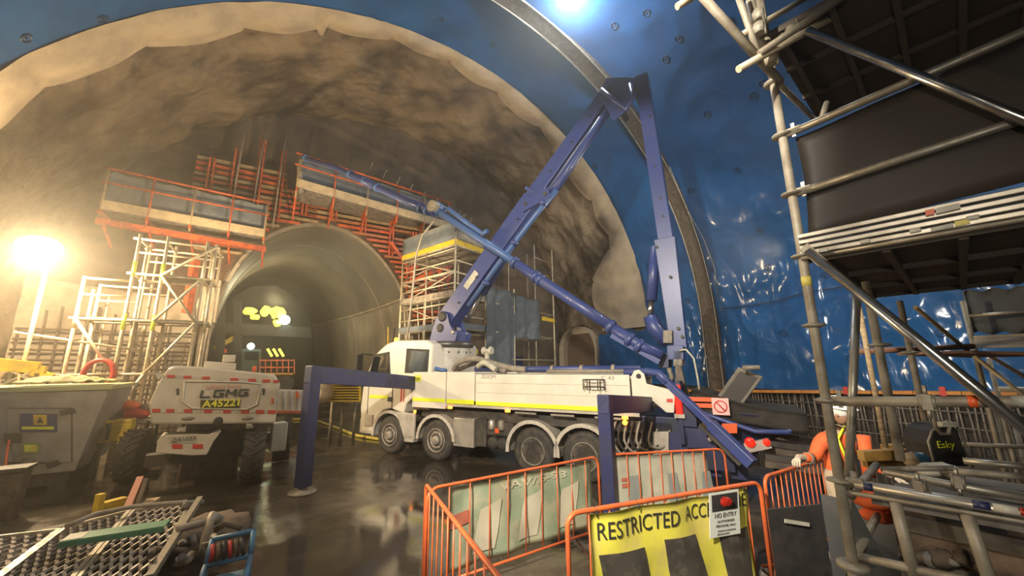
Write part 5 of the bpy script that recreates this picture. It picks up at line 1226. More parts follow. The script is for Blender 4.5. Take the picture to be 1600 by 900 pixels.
def patch(loc, nvv, L_, poly, m, par, off, nm='print_patch', sub=6):
    # poly: 4 (s, z) corners
    (s0, z0), (s1, z1), (s2, z2), (s3, z3) = poly
    g_ = lambda a, b: on(loc, nvv, (s0*(1-a)+s1*a)*(1-b)+(s3*(1-a)+s2*a)*b, (z0*(1-a)+z1*a)*(1-b)+(z3*(1-a)+z2*a)*b, off, L_=L_)
    return MB().grid(g_, sub, sub).build(nm, m, par)
for k in range(3):
    s = L2*(.26+.24*k); patch(loc2, nv, L2, [(s-.12, .35), (s+.2, .35), (s+.30, .92), (s+.0, .84)], m_pb, t2_, -.012)
patch(loc2, nv, L2, [(L2*.10, .70), (L2*.2, .72), (L2*.2, .86), (L2*.10, .84)], mat('faded_red_patch', (.40, .12, .07), .7), t2_, -.012, 'red_patch')
def btext(s, loc, nvv, L_, s0, z0, s1, hgt, m, par, off, rev=False):
    o = text(s, 1, (0, 0, 0), (1, 0, 0), (0, 0, 1), m, par, local=True)
    xs = [v.co.x for v in o.data.vertices]; zs = [v.co.z for v in o.data.vertices]; x0, x1 = min(xs), max(xs); q0, q1 = min(zs), max(zs)
    inv = MW[par.name].inverted()
    for v in o.data.vertices:
        a = (v.co.x-x0)/(x1-x0); s_ = s0+(s1-s0)*a; z_ = z0+hgt*(v.co.z-q0)/(q1-q0)
        v.co = inv @ (on(loc, nvv, s_, z_, off, L_=L_)+nvv*(-v.co.y*.3))
    return o
btext('VAV/.S-93', loc2, nv, L2, L2*.36, 1.0, L2*.76, .09, m_pb, t2_, -.013)
P = PZ(943, 711, 1.2), PZ(1131, 701, 1.2)
t3_, loc3, L3, d3 = barrier('orange barrier with pale grey banner beside the rear outrigger leg', P[0], P[1], nb=11)
nv3 = d3.cross(U).normalized(); nv3 = nv3 if nv3.y > 0 else -nv3
MB().sheet(ban(loc3, L3, d3, nv3, L3*.07, L3*.86, .25, 1.16), 24, 12, nv3, .003).build('banner', m_greyban, t3_)
for k, s in enumerate((.2, .52, .8)): patch(loc3, nv3, L3, [(L3*(s-.03), .3), (L3*(s+.09), .3), (L3*(s+.07), .86), (L3*(s-.01), .86)], mat('faded_grey_print', (.24, .26, .24), .7), t3_, -.012)
patch(loc3, nv3, L3, [(L3*.13, .70), (L3*.20, .70), (L3*.20, .76), (L3*.13, .76)], MATS['faded_red_patch'], t3_, -.013); patch(loc3, nv3, L3, [(L3*.13, .79), (L3*.20, .79), (L3*.20, .84), (L3*.13, .84)], MATS['faded_red_patch'], t3_, -.013)
P = PZ(886, 803, 1.2), PZ(1187, 753, 1.2)
t4_, loc4, L4, d4 = barrier('orange barrier with yellow restricted access banner', P[0], P[1], nb=11, rt_=.024, bend=.12)
nv4 = d4.cross(U).normalized(); nv4 = nv4 if nv4.y < 0 else -nv4    # banner hangs on the near side
def s_at(px, loc, L_, z):  # bar position whose image column is px
    best = None
    for k in range(201):
        s = L_*k/200; p = loc(s, z)-CAMP; x = 800+FPX*p.dot(rt)/p.dot(fw)
        if best is None or abs(x-px) < best[0]: best = (abs(x-px), s)
    return best[1]
def zy(px, py, loc, L_, dn_):
    q = PN(px, py, loc(0, 0), V3((-dn_.y, dn_.x, 0))); return (q-loc(0, 0)).dot(dn_), q.z
B4 = lambda px, py: zy(px, py, loc4, L4, d4)
s0b = B4(922, 830)[0]; s1b = B4(1167, 790)[0]
MB().sheet(ban(loc4, L4, d4, nv4, s0b, s1b, .18, 1.165), 40, 16, nv4, .003).build('banner', m_yelban, t4_)
sa, za = B4(932, 843); sb, zb_ = B4(1164, 786)
for wd_, xa, ya, xb, hh_ in (('RESTRICTED', 932, 845, 1059, .155), ('ACCESS', 1067, 812, 1122, .15), ('ZO', 1124, 801, 1143, .14), ('NE', 1148, 797, 1165, .14)):
    s_a, z_a = B4(xa, ya); btext(wd_, loc4, nv4, L4, s_a, za+(.0 if xa < 1000 else .02 if xa < 1100 else .05), B4(xb, ya)[0], hh_, m_ink, t4_, .012)
for quad in ([(946, 920), (1018, 920), (1004, 853), (933, 866)], [(1050, 920), (1110, 920), (1084, 833), (1034, 841)], [(1140, 920), (1172, 920), (1168, 822), (1117, 832)]):
    patch(loc4, nv4, L4, [B4(*q) for q in quad], m_stripe, t4_, .009, sub=8)
for k in range(5): 
    s = s0b+(s1b-s0b)*(.03+.235*k); MB().sweep([loc4(s, 1.2+.026), loc4(s, 1.18)+nv4*.04, loc4(s, 1.14)+nv4*.035], .006, 5).build('cable_tie', m_black, t4_)
sg = thing('warning_sign', 'white NO ENTRY sign with a red lamp picture on the yellow banner', 'sign', loc4(B4(1123, 800)[0], .75), xax=d4)
q4 = [B4(1099, 838), B4(1147, 829), B4(1144, 762), B4(1099, 768)]
nn = nv4
def sp(px, py, off): s, z = B4(px, py); return loc4(s, z)+nn*(.075+off)
MB().prism([sp(1100, 837, 0), sp(1147, 829, 0), sp(1144, 761, 0), sp(1099, 768, 0)], nn*.006).build('sign_board', mat('off_white_board', (.62, .64, .58), .5), sg)
MB().prism([sp(1103, 796, .008), sp(1142, 790, .008), sp(1141, 765, .008), sp(1102, 771, .008)], nn*.004).build('black_field', m_black, sg)
MB().ball(sp(1122, 780, .016), .085, 18, 10, sc=(1.0, .35, .62), f=lambda d: 1).build('red_lamp', m_redlens, sg)
def stext(s, x0, y0, x1, y1, hp, m, nm='lettering'):
    a = sp(x0, y0, .009); b = sp(x1, y1, .009); xd = (b-a).normalized(); ud = (sp(x0, y0-hp, .009)-a); hh = ud.length
    o = text(s, 1, (0, 0, 0), (1, 0, 0), (0, 0, 1), m, sg, local=True, name=nm)
    xs = [v.co.x for v in o.data.vertices]; zs = [v.co.z for v in o.data.vertices]; inv = MW[sg.name].inverted()
    for v in o.data.vertices: v.co = inv @ (a+(b-a)*((v.co.x-min(xs))/(max(xs)-min(xs)))*1.0+ud*((v.co.z-min(zs))/(max(zs)-min(zs)))-nn*(v.co.y*.5)) if False else v.co
    x0_, x1_, z0_, z1_ = min(xs), max(xs), min(zs), max(zs)
    for v in o.data.vertices: v.co = inv @ (a+(b-a)*((v.co.x-x0_)/(x1_-x0_))+ud*((v.co.z-z0_)/(z1_-z0_))-nn*(v.co.y*.5))
stext('NO ENTRY', 1107, 806, 1140, 801, 7, m_ink)
stext('AUTHORISED', 1111, 813, 1137, 809, 3.6, m_ink); stext('PERSONNEL ONLY', 1109, 820, 1139, 816, 3.6, m_ink); stext('CONTACT SUPERVISOR', 1111, 827, 1139, 823, 2.6, m_ink); stext('BEFORE ENTRY', 1111, 832, 1130, 829, 2.4, m_ink)
P = PZ(1194, 745, 1.2), PZ(1288, 716, 1.2)
t5_, loc5, L5, d5 = barrier('short run of orange barrier gripped by the worker', P[0], P[1], nb=13, bend=.1, rt_=.022)
# black board leaning in front of it
b0 = PY(1198, 793, 4.35); b1 = PY(1283, 788, 4.5); b0.z = b1.z = min(b0.z, b1.z)
dk = b1-b0; bb = thing('site_board', 'black board with a white mark in front of the right barrier', 'board', V3((*((b0+b1)/2).xy, 0)))
MB().obox(V3((b0.x, b0.y, 0)), V3((dk.x, dk.y, 0)), V3((.02, .03, 0)), U*b0.z).build('board', m_black, bb)
q0 = PN(1226, 812, b0, V3((-dk.y, dk.x, 0)).normalized()); q1 = PN(1264, 818, b0, V3((-dk.y, dk.x, 0)).normalized())
MB().beam(q0+V3((-.02, -.03, 0)), q1+V3((-.02, -.03, 0)), .01, .035).build('white_mark', m_bag, bb)
MB().obox(V3((b1.x+.01, b1.y, 0)), V3((.28, -.55, 0)), V3((.03, .0, 0)), U*(b1.z+.10)).build('side_board', mat('dark_grey_board', (.05, .048, .045), .7), label='dark grey board standing at an angle behind the nearest scaffold upright', category='board')

# ================================================================ WORKER
def skin_mesh(name, V, E, R, m, par, sub=2):
    me = bpy.data.meshes.new(name); me.from_pydata([tuple(v) for v in V], E, []); o = bpy.data.objects.new(name, me); COL.link(o)
    sk_ = o.modifiers.new('s', 'SKIN'); 
    for i, r_ in enumerate(R):
        r_ = r_ if isinstance(r_, tuple) else (r_, r_); me.skin_vertices[0].data[i].radius = r_
    me.skin_vertices[0].data[0].use_root = True; sk_.use_smooth_shade = True
    ss = o.modifiers.new('u', 'SUBSURF'); ss.levels = ss.render_levels = sub
    dg = bpy.context.evaluated_depsgraph_get(); dg.update(); nm_ = bpy.data.meshes.new_from_object(o.evaluated_get(dg)); COL.unlink(o); bpy.data.objects.remove(o)
    nm_.materials.clear(); nm_.materials.append(m)
    for p in nm_.polygons: p.use_smooth = True; p.material_index = 0
    o = bpy.data.objects.new(name, nm_); COL.link(o); o.parent = par; MW[o.name] = MW[par.name].copy(); return o
# stands on a timber box; facing: partly to the viewer's left, looking down and right
hd = PY(1303, 655, 5.15); base = V3((hd.x, hd.y, 0))
z0 = hd.z-1.66
MB().obox(V3((base.x-.45, base.y-.25, 0)), V3((.95, 0, 0)), V3((0, .6, 0)), U*z0).build('timber_box', m_grey_timber, label='low timber box the worker stands on', category='box')
pr = thing('person', 'worker in orange and navy hi-vis shirt and white helmet holding a barrier', 'person', (base.x, base.y, z0), rz=0)
def pv(x, y, z): return V3((x, y, z))
hl = V3((PZ(1243, 722, 1.2)-V3((base.x, base.y, 0)))); handL = V3((PY(1245, 722, 4.95).x-base.x, PY(1245, 722, 4.95).y-base.y, PY(1245, 722, 4.95).z-z0))
handR = V3((.42, -.22, 1.02))
Vb = [pv(0, .05, .95), pv(0, .04, 1.12), pv(0, .02, 1.32), pv(.01, 0, 1.44), pv(.02, -.02, 1.53), pv(.03, -.05, 1.60),      # pelvis..neck 0-5
      pv(-.20, .0, 1.41), pv(-.36, -.04, 1.20), handL+V3((.03, .04, .05)),                                               # left of picture arm 6-8
      pv(.22, 0, 1.41), pv(.32, -.03, 1.16), handR,                                                                      # 9-11
      pv(-.11, .05, .90), pv(-.13, -.02, .50), pv(-.14, .06, .08), pv(-.15, -.12, .04),                                  # 12-15
      pv(.11, .05, .90), pv(.13, .0, .50), pv(.14, .08, .08), pv(.16, -.10, .04)]
Eb = [(0, 1), (1, 2), (2, 3), (3, 4), (4, 5), (3, 6), (6, 7), (7, 8), (3, 9), (9, 10), (10, 11), (0, 12), (12, 13), (13, 14), (14, 15), (0, 16), (16, 17), (17, 18), (18, 19)]
Rb = [(.16, .12), (.15, .12), (.19, .13), (.14, .11), .06, .055, .075, .055, .035, .075, .055, .035, .10, .07, .05, .045, .10, .07, .05, .045]
skin_mesh('body', Vb, Eb, Rb, m_khaki, pr)
sh = skin_mesh('shirt', [Vb[i] for i in (0, 1, 2, 3, 6, 7, 9, 10)]+[Vb[4]+V3((0, 0, -.04)), (Vb[7]*.35+Vb[8]*.65), (Vb[10]*.3+Vb[11]*.7)], [(0, 1), (1, 2), (2, 3), (3, 4), (4, 5), (3, 6), (6, 7), (3, 8), (5, 9), (7, 10)], [(.185, .14), (.18, .14), (.215, .15), (.16, .125), .095, .072, .095, .072, .075, .055, .055], m_hivis, pr)
for s_, (a, b) in ((-1, (6, 7)), (1, (9, 10))): MB().sweep([Vb[a]+(Vb[3]-Vb[a])*.45+V3((0, -.02, .06)), Vb[a]+V3((s_*-.03, -.11, 0)), Vb[a]+V3((s_*-.05, -.13, -.2)), Vb[a]+V3((s_*-.06, -.13, -.42))], [.03, .045, .05, .045], 10).build('navy_panel', m_nvy, pr, True)
MB().sweep([Vb[7]*.8+Vb[8]*.2, Vb[7]*.62+Vb[8]*.38], .067, 12).build('reflective_band', m_galv, pr, True)
hc = V3((.04, -.07, 1.73))
hdo = MB().ball(hc, .105, 20, 16, sc=(.86, 1.0, 1.2), f=lambda d: 1-.10*max(0, -d.z)*abs(d.x)).build('head', m_skin, pr, True)
fd = V3((.45, -.85, -.15)).normalized(); sd_ = fd.cross(U).normalized()
MB().sweep([hc+fd*.10+U*.015, hc+fd*.125-U*.015, hc+fd*.10-U*.03], [.012, .02, .012], 8).build('nose', m_skin, hdo, True)
for s_ in (-1, 1):
    MB().ball(hc+fd*.088+sd_*(.035*s_)+U*.02, .014, 10, 8).build('eye', m_bag, hdo, True); MB().ball(hc+fd*.101+sd_*(.035*s_)+U*.02, .006, 8, 6).build('pupil', m_black, hdo, True)
    MB().ball(hc+sd_*(.093*s_)-U*.0, .03, 10, 8, sc=(.5, .8, 1.2)).build('ear', m_skin, hdo, True)
MB().sweep([hc+fd*.094+sd_*.028-U*.058, hc+fd*.104-U*.056, hc+fd*.094-sd_*.028-U*.058], .007, 6).build('mouth', mat('lips', (.22, .08, .06), .5), hdo, True)
MB().ball(hc+fd*.055-U*.085, .05, 12, 8, sc=(1, 1, .8)).build('beard', m_black, hdo, True)
hat = MB().ball(hc+U*.065, .135, 20, 14, sc=(.95, 1.08, .98), f=lambda d: 1 if d.z > -.12 else .92).build('helmet', m_hat, pr, True)
MB().lathe(hc+U*.075+fd*.03, U+fd*.12, [(.145, 0), (.165, .008), (.145, .018)], 24).build('helmet_brim', m_hat, hat, True)
MB().sweep([hc+U*.19-fd*.11, hc+U*.215, hc+U*.19+fd*.10], .016, 8).build('helmet_ridge', m_hat, hat, True)
MB().sweep([hc+U*.12-sd_*.13, hc+U*.02-sd_*.13, hc-U*.12-sd_*.09, V3((-.12, -.16, 1.45)), V3((-.08, -.2, 1.2))], .016, 6).build('yellow_strap', m_yel, hat, True)
MB().obox(hc+fd*.105-sd_*.05-U*.115, sd_*.1, fd*.015, U*.05).build('white_face_badge', m_bag, hdo, True)
def hand(w, dirp, curl, par):
    dirp = dirp.normalized(); s_ = dirp.cross(curl).normalized(); V = [w, w+dirp*.04, w+dirp*.09]; E = [(0, 1), (1, 2)]; R = [.03, (.042, .022), (.042, .02)]
    for k, ln in enumerate((.068, .08, .075, .058)):
        b_ = w+dirp*.095+s_*(-.033+.022*k); n_ = len(V); V += [b_, b_+dirp*ln*.4+curl*.008, b_+dirp*ln*.62+curl*.035, b_+dirp*ln*.4+curl*.062]; R += [.0115, .0105, .0095, .0085]; E += [(2, n_), (n_, n_+1), (n_+1, n_+2), (n_+2, n_+3)]
    n_ = len(V); V += [w+dirp*.035-s_*.035+curl*.01, w+dirp*.06-s_*.055+curl*.03, w+dirp*.085-s_*.05+curl*.05]; R += [.014, .012, .01]; E += [(1, n_), (n_, n_+1), (n_+1, n_+2)]
    return skin_mesh('gloved_hand', V, E, R, m_glove, par, 1)
hand(handL+V3((.03, .0, .05)), V3((-.6, -.5, -.2)), V3((.1, .1, -1)).normalized(), pr)
hand(handR, V3((.6, -.6, -.3)), V3((-.2, .1, -1)).normalized(), pr)
# ================================================================ NEAR SCAFFOLD on the right
e1 = V3((.656, -.755, 0)); e2 = V3((.755, .656, 0))
SA_ = PY(1270, 500, 2.4); SA_ = V3((SA_.x, SA_.y, 0))
def FP(x, y, off=0.0): return PN(x, y, SA_+e2*off, e2)
ns = thing('tube_scaffold', 'big galvanised tube scaffold with dark ply decks filling the right side of the picture', 'scaffold', SA_)
def nt(nm, p, q, m=m_galv, r=.0245, par=ns, n=12): return MB().tube(p, q, r, n).build(nm, m, par)
def up_at(y): return V3((SA_.x, SA_.y, PN(1270, y, SA_, V3((0, 1, 0))).z))
std = nt('standard', SA_+U*.02, V3((SA_.x, SA_.y, 5.6)), m_galvdull, .0265)
m_tape = mat('yellow_band', (.62, .52, .12), .5)
for x, y in ((1212, 130), (1226, 212), (1240, 303), (1250, 400), (1270, 508), (1292, 625), (1310, 750), (1330, 888)):
    z_ = PN(x, y, SA_, V3((0, 1, 0))).z; c = V3((SA_.x, SA_.y, z_))
    MB().lathe(c-U*.006, (0, 0, 1), [(.03, -.01), (.062, 0), (.062, .010), (.03, .02)], 20).build('rosette', m_galvdull, std)
    if y not in (212, 303, 625, 750): continue
    MB().obox(c+e1*.03-e2*.016-U*.02, e1*.075, e2*.032, U*.045).build('wedge_head', m_galvdull, std)
    MB().obox(c+e1*.055-e2*.006-U*.04, e1*.02, e2*.012, U*.10).build('wedge', m_galv, std)
z_ = PN(1258, 440, SA_, V3((0, 1, 0))).z; MB().tube(V3((SA_.x, SA_.y, z_-.03)), V3((SA_.x, SA_.y, z_+.03)), .0275, 12).build('yellow_tape', m_tape, std)
z_ = PN(1330, 880, SA_, V3((0, 1, 0))).z; MB().tube(V3((SA_.x, SA_.y, z_-.12)), V3((SA_.x, SA_.y, z_+.0)), .034, 14).lathe(V3((SA_.x, SA_.y, z_-.03)), (0, 0, 1), [(.05, 0), (.075, .01), (.075, .03), (.05, .04)], 18).build('base_sleeve', m_galvdull, std)
def far(p, q, k=1.35): return p+(q-p)*k
def front(nm, a, b, off=0, m=m_galv, r=.0245, k=1.5):
    p, q = FP(*a, off), FP(*b, off); return nt(nm, p, far(p, q, k), m, r)
front('guard_rail', (1226, 212), (1600, 50), 0, m_galv); gr2 = front('guard_rail', (1243, 303), (1600, 186), 0, m_galv)
front('brace', (1262, 48), (1600, 186), -.07, m_bright, .026); front('brace', (1262, 392), (1600, 668), -.06, m_bright, .027)
for q in ((1262, 392),): MB().beam(FP(1256, 385, -.06), FP(1286, 412, -.06), .02, .055).build('brace_end', m_galvdull, ns)
hr = front('ledger', (1292, 627), (1600, 628), 0, m_galvdull, .027)
for x0, x1, m_ in ((1512, 1528, m_orgplate), (1580, 1615, m_bag)):
    MB().tube(FP(x0, 627), FP(x1, 628), .0285, 12).build('marker_band', m_, hr)
def coupler(x, y, off=0, s=1.0, par=ns):
    c = FP(x, y, off); MB().tube(c-e1*.03*s, c+e1*.03*s, .036*s, 10).tube(c-U*.035*s+e2*.04, c+U*.035*s+e2*.04, .036*s, 10).obox(c-e1*.02*s-U*.04*s-e2*.04, e1*.04*s, e2*.05, U*.08*s).build('coupler', m_galvdull, par, bevel=.004)
    MB().tube(c+U*.03*s-e2*.02, c+U*.085*s-e2*.02, .009, 6).build('coupler_bolt', m_galv, par); MB().tube(c-U*.03*s-e2*.03, c-U*.08*s-e2*.03, .009, 6).build('coupler_bolt', m_galv, par)
coupler(1449, 628, -.02)
# deck levels
ZD = FP(1262, 402).z; ZU = FP(1222, 40).z
L_front = 2.4
def dcorner(x, y, z): return (PZ(x, y, z)-SA_).dot(e2)
WD = max(.8, min(2.2, dcorner(1400, 482, ZD)))
WU = 1.5
def deck(zd, w_, name_off, toe=True, n=3, s0=.02):
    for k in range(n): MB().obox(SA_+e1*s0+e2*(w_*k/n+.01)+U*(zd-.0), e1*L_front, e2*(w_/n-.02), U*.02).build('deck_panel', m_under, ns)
    for k in range(9): MB().obox(SA_+e1*(s0+.06+.29*k)+e2*.02+U*(zd-.045), e1*.035, e2*(w_-.04), U*.045).build('deck_joist', m_post, ns)
    for e in (0, w_/n, w_*2/n, w_-.03): MB().obox(SA_+e1*s0+e2*e+U*(zd-.035), e1*L_front, e2*.03, U*.035).build('deck_bearer', m_post, ns)
deck(ZD, WD, ''); deck(ZU, WU, '', s0=.0)
# aluminium edge planks
t0, t1 = FP(1263, 364), FP(1263, 401); hgt = (t0.z-t1.z)
for k in range(4):
    zz_ = ZD-.0+hgt*k/4
    MB().obox(SA_+e1*.0-e2*(.045 if k else .055)+U*(zz_+.006), e1*L_front, e2*.05, U*(hgt/4-.012)).build('aluminium_plank', m_alu, ns, bevel=.004)
MB().tube(SA_-e2*.035+U*(ZD-.008), SA_-e2*.035+U*(ZD-.008)+e1*L_front, .014, 8).build('plank_tube', m_galv, ns)
for x, y in ((1287, 391), (1352, 377), (1430, 360), (1520, 340)):
    c = FP(x, y, -.06); MB().beam(c-e1*.022, c+e1*.022, .012, .024).build('plank_clip', m_bag, ns, bevel=.005)
MB().beam(FP(1446, 333, -.062), FP(1460, 330, -.062), .003, .03).build('orange_label', m_orgplate, ns); MB().beam(FP(1462, 330, -.062), FP(1500, 321, -.062), .003, .03).build('white_label', m_bag, ns)
MB().beam(FP(1455, 359, -.062), FP(1490, 351, -.062), .003, .02).build('white_label', m_bag, ns); MB().beam(FP(1492, 350, -.062), FP(1515, 345, -.062), .003, .026).build('yellow_label', m_tape, ns)
# dark infill panel behind the rails
q = [FP(1243, 216, .04), FP(1262, 370, .04), far(FP(1262, 370, .04), FP(1600, 284, .04), 1.6), far(FP(1243, 216, .04), FP(1600, 58, .04), 1.6)]
def pf(a, b): return (q[0]*(1-b)+q[1]*b)*(1-a)+(q[3]*(1-b)+q[2]*b)*a+e2*(.012*noise.noise(V3((a*6, b*3, 0))))+e1*(.02*math.sin(b*3)*(1-a))
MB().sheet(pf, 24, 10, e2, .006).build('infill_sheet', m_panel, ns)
# lower deck near the viewer
front('ledger', (1312, 752), (1600, 800), 0, m_galv, .0245); front('ledger', (1318, 768), (1600, 815), -.0, m_galvdull, .012)
bl = front('deck_edge_tube', (1335, 757), (1600, 803), -.045, m_alu, .018)
for x0, x1, m_ in ((1350, 1364, m_navy), (1520, 1548, m_navy), (1552, 1592, m_bag), (1594, 1604, m_redlens)): MB().tube(FP(x0, 760+(x0-1350)*.164, -.045), FP(x1, 760+(x1-1350)*.164, -.045), .020, 10).build('tape_band', m_, bl)
ZL = 1.83
for k, (o0, w_) in enumerate(((.05, .24), (.31, .22), (.55, .25), (.82, .22))):
    MB().obox(SA_+e1*(.12+.06*k)+e2*o0+U*ZL, e1*(2.0-.1*k), e2*w_, U*.035).build('scaffold_board', m_grey_timber if k != 1 else m_galvdull, ns)
for a, b, off, m_, r_ in (((1380, 737), (1600, 778), .30, m_galv, .02), ((1505, 720), (1600, 729), .75, m_galv, .02), ((1376, 733), (1470, 732), .42, m_rim, .015), ((1470, 735), (1600, 745), .6, m_galvdull, .018)):
    p, q_ = FP(*a, off), FP(*b, off); nt('loose_tube', p, far(p, q_, 1.2), m_, r_)
coupler(1497, 752, .24, .8); coupler(1437, 760, .02, .8)
for a, b in (((1397, 778), (1432, 912)), ((1508, 796), (1556, 935))):
    p = FP(*a, .02); p2 = FP(*b, .02); nt('short_standard', p, p2, m_galvdull, .026)
front('ledger', (1336, 868), (1540, 915), .02, m_galvdull, .022)
nt('ledger', FP(1336, 868), FP(1336, 868)+e2*1.3, m_galvdull, .022); nt('transom', V3((SA_.x, SA_.y, ZL-.02)), V3((SA_.x, SA_.y, ZL-.02))+e2*1.3, m_galvdull, .0245)
# uprights under the deck
def vert(x, y0, y1, Y, m=m_galvdull, r=.0245, name='standard'):
    p = PY(x, (y0+y1)/2, Y); a = PN(x, y0, p, V3((0, 1, 0))); b = PN(x, y1, p, V3((0, 1, 0))); return nt(name, V3((p.x, p.y, b.z)), V3((p.x, p.y, a.z)), m, r)
v1 = vert(1380, 440, 720, 2.75, m_galvdull, .0265); nt('standard', PY(1339, 455, 2.7), PY(1325, 775, 2.6), m_galv, .0245)
v2 = vert(1430, 470, 700, 3.5); v3 = vert(1362, 470, 700, 3.4, m_timber, .02)
for v_, (x, y, Yd) in ((v1, (1375, 540, 2.75)), (v2, (1420, 552, 3.5))):
    c = PY(x, y, Yd); c.x = v_.matrix_world.translation.x*0+c.x; MB().lathe(c, (0, 0, 1), [(.03, -.01), (.065, 0), (.065, .01), (.03, .02)], 16).build('rosette', m_galvdull, v_)
# top left cluster of tubes
def tt2(x0, y0, x1, y1, Ya, Yb, m=m_galvdull, r=.0245): return nt('tube', PY(x0, y0, Ya), PY(x1, y1, Yb), m, r)
tt2(1048, -60, 1216, 125, 2.1, 2.36, m_galvdull, .028); tt2(1154, 108, 1372, -12, 2.2, 2.3, m_galvwarm, .024); tt2(1158, 55, 1262, -4, 2.3, 2.5, m_galvwarm, .022)
tt2(1145, -30, 1184, 82, 2.3, 2.3, m_galvdull, .022); tt2(1058, 10, 1090, -8, 2.3, 2.3, m_galvwarm, .024); tt2(1186, 84, 1330, -14, 2.2, 2.0, m_galvdull, .024)
tt2(1172, 0, 1192, 80, 2.45, 2.4, m_galvdull, .03); tt2(1218, 132, 1274, 188, 2.45, 3.0, m_galvdull, .02); tt2(1216, 66, 1312, 165, 2.5, 3.3, m_galvdull, .022); tt2(1232, 60, 1322, 160, 2.6, 3.4, m_galv, .018)
tt2(1282, 190, 1292, 160, 2.7, 2.7, m_galvdull, .02)
for x, y in ((1186, 45), (1238, 50), (1186, 24), (1205, 92)): 
    c = PY(x, y, 2.28); MB().tube(c-e1*.035, c+e1*.035, .036, 10).tube(c-U*.04, c+U*.04, .034, 10).build('coupler', m_galvdull, ns)
    MB().tube(c+V3((.02, -.03, -.07)), c+V3((.02, -.03, .08)), .009, 6).build('coupler_bolt', m_galv, ns)

# ---------------- second scaffold further off on the right
fs = thing('scaffold_bay', 'smaller scaffold bay with aluminium planks seen through the near scaffold at the right edge', 'scaffold', PZ(1560, 760, 0))
def ft_(nm, x0, y0, x1, y1, Ya, Yb, m=m_galvdull, r=.022): return nt(nm, PY(x0, y0, Ya), PY(x1, y1, Yb), m, r, fs, 8)
for x, y0, y1, Y_ in ((1520, 470, 600, 4.3), (1562, 620, 720, 4.3), (1590, 640, 720, 4.6), (1555, 560, 640, 4.8)):
    p = PY(x, (y0+y1)/2, Y_); nt('standard', V3((p.x, p.y, 0)) , V3((p.x, p.y, PN(x, y0, p, V3((0, 1, 0))).z)), m_galvdull, .024, fs, 8)
ft_('ledger', 1512, 494, 1640, 484, 4.3, 3.8, m_galv); ft_('ledger', 1330, 550, 1520, 541, 4.2, 4.2, mat('rusty_tube', (.13, .06, .03), .7), .03)
for k in range(4): MB().beam(PY(1522, 527+k*5, 4.2), PY(1660, 521+k*6, 3.7), .04, .030).build('aluminium_plank', m_alu, fs)
MB().obox(PY(1500, 552, 4.25), PY(1660, 556, 3.6)-PY(1500, 552, 4.25), V3((.2, .9, 0)), U*.03).build('deck_panel', MATS['rusty_tube'], fs)
MB().sheet(lambda a, b: PY(1522, 520, 4.4)*(1-a)+PY(1660, 520, 3.8)*a+U*(.48*b+.02*math.sin(a*20)), 12, 6, (0, .02, 0), 1).build('screen_sheet', m_shade, fs)
ft_('brace', 1430, 480, 1512, 548, 3.8, 4.3, m_timber, .02); ft_('brace', 1522, 556, 1640, 650, 4.2, 3.9, m_galvwarm, .02); ft_('brace', 1540, 552, 1640, 612, 4.4, 4.2, m_dirt, .02)
ft_('ledger', 1480, 693, 1640, 700, 4.4, 4.0); ft_('ledger', 1560, 608, 1640, 610, 4.6, 4.4, m_bag, .03)

# ---------------- things on and under the near scaffold's deck
# PY depth about 3 m
ek = thing('cooler_backpack', 'black carry bag with yellow-green lettering standing on the scaffold boards', 'bag', PY(1485, 722, 2.95))
pts = [PY(x, y, 2.95) for x, y in ((1461, 728), (1450, 690), (1456, 674), (1470, 664), (1490, 664), (1498, 672), (1518, 730))]
MB().prism(pts, V3((.02, .22, 0))).build('bag_body', m_black, ek, bevel=.02)
MB().sweep([PY(x, y, 2.935) for x, y in ((1461, 728), (1450, 690), (1456, 674), (1472, 664), (1492, 664), (1500, 672), (1520, 730))], .008, 6).build('piping', m_galvdull, ek)
MB().sweep([PY(x, y, 2.92) for x, y in ((1455, 640), (1462, 668), (1470, 678), (1482, 678), (1484, 664), (1478, 658))], .012, 8).build('handle', m_galvdull, ek)
MB().beam(PY(1468, 663, 2.93), PY(1492, 663, 2.93), .05, .03).build('white_top', m_bag, ek)
o = text('Esky', .07, PY(1464, 700, 2.93), (1, 0, 0), (0, 0, 1), m_yel, ek, sx=1.0); 
o.data.update()
mb = MB(); mb.ball(PY(1468, 737, 2.62), .11, 18, 12, sc=(1.15, .8, .5), f=lambda d: 1+.15*noise.noise(d*3)); mb.build('plastic_sack', m_bag, label='crumpled white plastic sack lying on the scaffold boards', category='sack')
mb = MB(); mb.ball(PY(1438, 717, 2.9), .05, 12, 8, sc=(1.2, .8, .9)); mb.build('blue_cap', m_cyan, label='small blue cap beside the black carry bag', category='cap')
MB().tube(PY(1412, 722, 2.95), PY(1434, 716, 2.9), .05, 10).build('canister', m_timber, label='tan canister next to the blue cap', category='canister')
for k, (x0, y0, x1, y1) in enumerate(((1345, 712, 1440, 708), (1350, 722, 1450, 722), (1382, 702, 1420, 700))):
    MB().beam(PY(x0, y0, 3.6+.1*k), PY(x1, y1, 3.6+.1*k), .07, .08).build('formwork_beam', mat('dull_ochre_beam', (.30, .17, .04), .6, col2=(.18, .10, .03), scale=6), label=('ochre formwork beam behind the scaffold boards, middle one', 'ochre formwork beam behind the scaffold boards, lowest one', 'ochre formwork beam behind the scaffold boards, short top one')[k], category='beam', group='ochre formwork beams')
MB().tube(PY(1349, 680, 3.9), PY(1358, 745, 3.9), .05, 10).build('orange_pipe', m_hivis, label='upright orange pipe right of the worker', category='pipe')
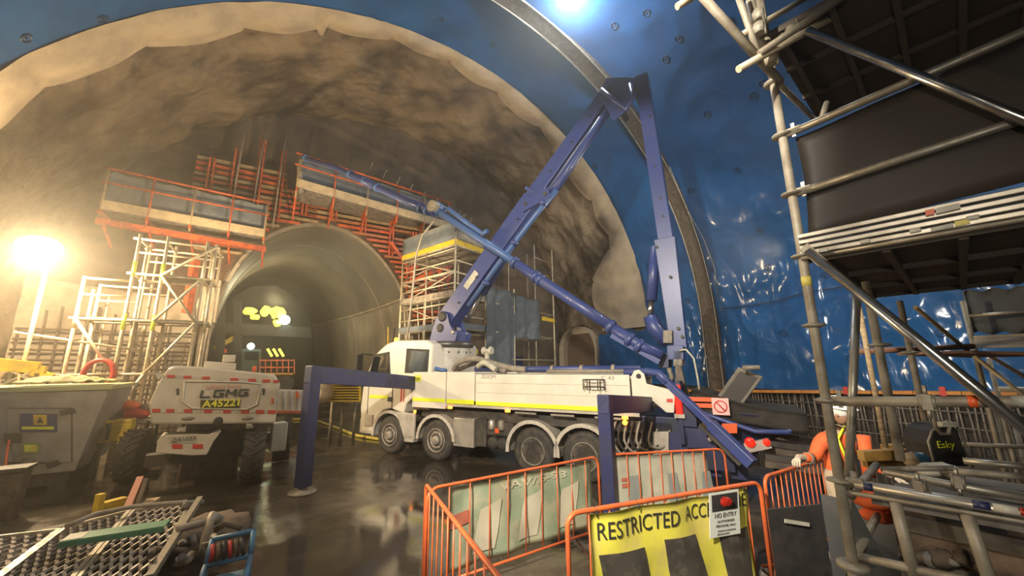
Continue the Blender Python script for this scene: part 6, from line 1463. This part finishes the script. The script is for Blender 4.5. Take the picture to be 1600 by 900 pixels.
for k, (x, y, r_) in enumerate(((1380, 778, .16), (1412, 776, .13), (1375, 805, .10))):
    MB().ball(PY(x, y, 3.0), r_, 14, 8, sc=(1.3, .8, .5), f=lambda d: 1+.2*noise.noise(d*2+V3((k, 0, 0)))).build('orange_cloth', m_hivis, label=('orange cloth bundle under the scaffold boards, leftmost', 'orange cloth bundle under the scaffold boards, right of the leftmost', 'lowest orange cloth bundle under the scaffold boards')[k], category='cloth')
tim = thing('timber_stack', 'stack of rough brown planks under the near scaffold deck', 'timber', PZ(1500, 900, 0)+V3((.3, .2, 0)))
for k, (ya, yb) in enumerate(((783, 800), (802, 828), (828, 862), (866, 905))):
    a = FP(1392+6*k, ya, .62-.05*k); b = FP(1392+6*k, yb, .62-.05*k); MB().obox(b-e1*0, e1*2.0, e2*.25, U*(a.z-b.z)*.93).build('plank', m_grey_timber if k % 2 else mat('brown_plank', (.20, .135, .09), .8, col2=(.08, .055, .035), scale=4), tim)
for k, x in enumerate((1460, 1520)): c = FP(x, 800+16*k, .60); MB().obox(c, e1*.12, e2*.03, -U*.07).build('gap_shade', m_black, tim)  # black blocks standing in for the shade between planks
for k in range(5):
    p = FP(1438+17*k, 872+4*(k % 2), .40); MB().ball(p, .036+.010*(k % 3), 9, 7, sc=(1.2, 1, .8), f=lambda d: 1+.5*noise.noise(d*1.7+V3((k*3, 0, 0)))).build('rubble_stone', m_hose if k % 2 else m_dirt, label=('leftmost','second from the left','middle','second from the right','rightmost')[k]+' dusty rubble lump under the near scaffold deck', category='stone', group='rubble under the scaffold deck')
MB().prism([FP(1322, 905, .12), FP(1384, 880, .5), FP(1330, 780, .12)], e2*.015).build('steel_plate', mat('blue_grey_plate', (.16, .17, .17), .5), label='triangular blue-grey plate at the foot of the nearest scaffold upright', category='plate')
# dark walers stacked between the lorry and the worker
ws = thing('waler_stack', 'stack of dark steel walers between the lorry tail lamps and the worker', 'beams', PZ(1245, 745, 0))
for k, y in enumerate((683, 695, 706, 717, 728)): MB().beam(PY(1195, y-4, 8.2-.2*k), PY(1300, y+10, 7.8-.2*k), .14, .10).build('waler', m_chassis if k % 2 else m_strip, ws)
for x in (1210, 1280): MB().beam(PY(x, 684, 8.2), V3((*PY(x, 700, 8.2).xy, 0)), .1, .1).build('stand', m_chassis, ws)
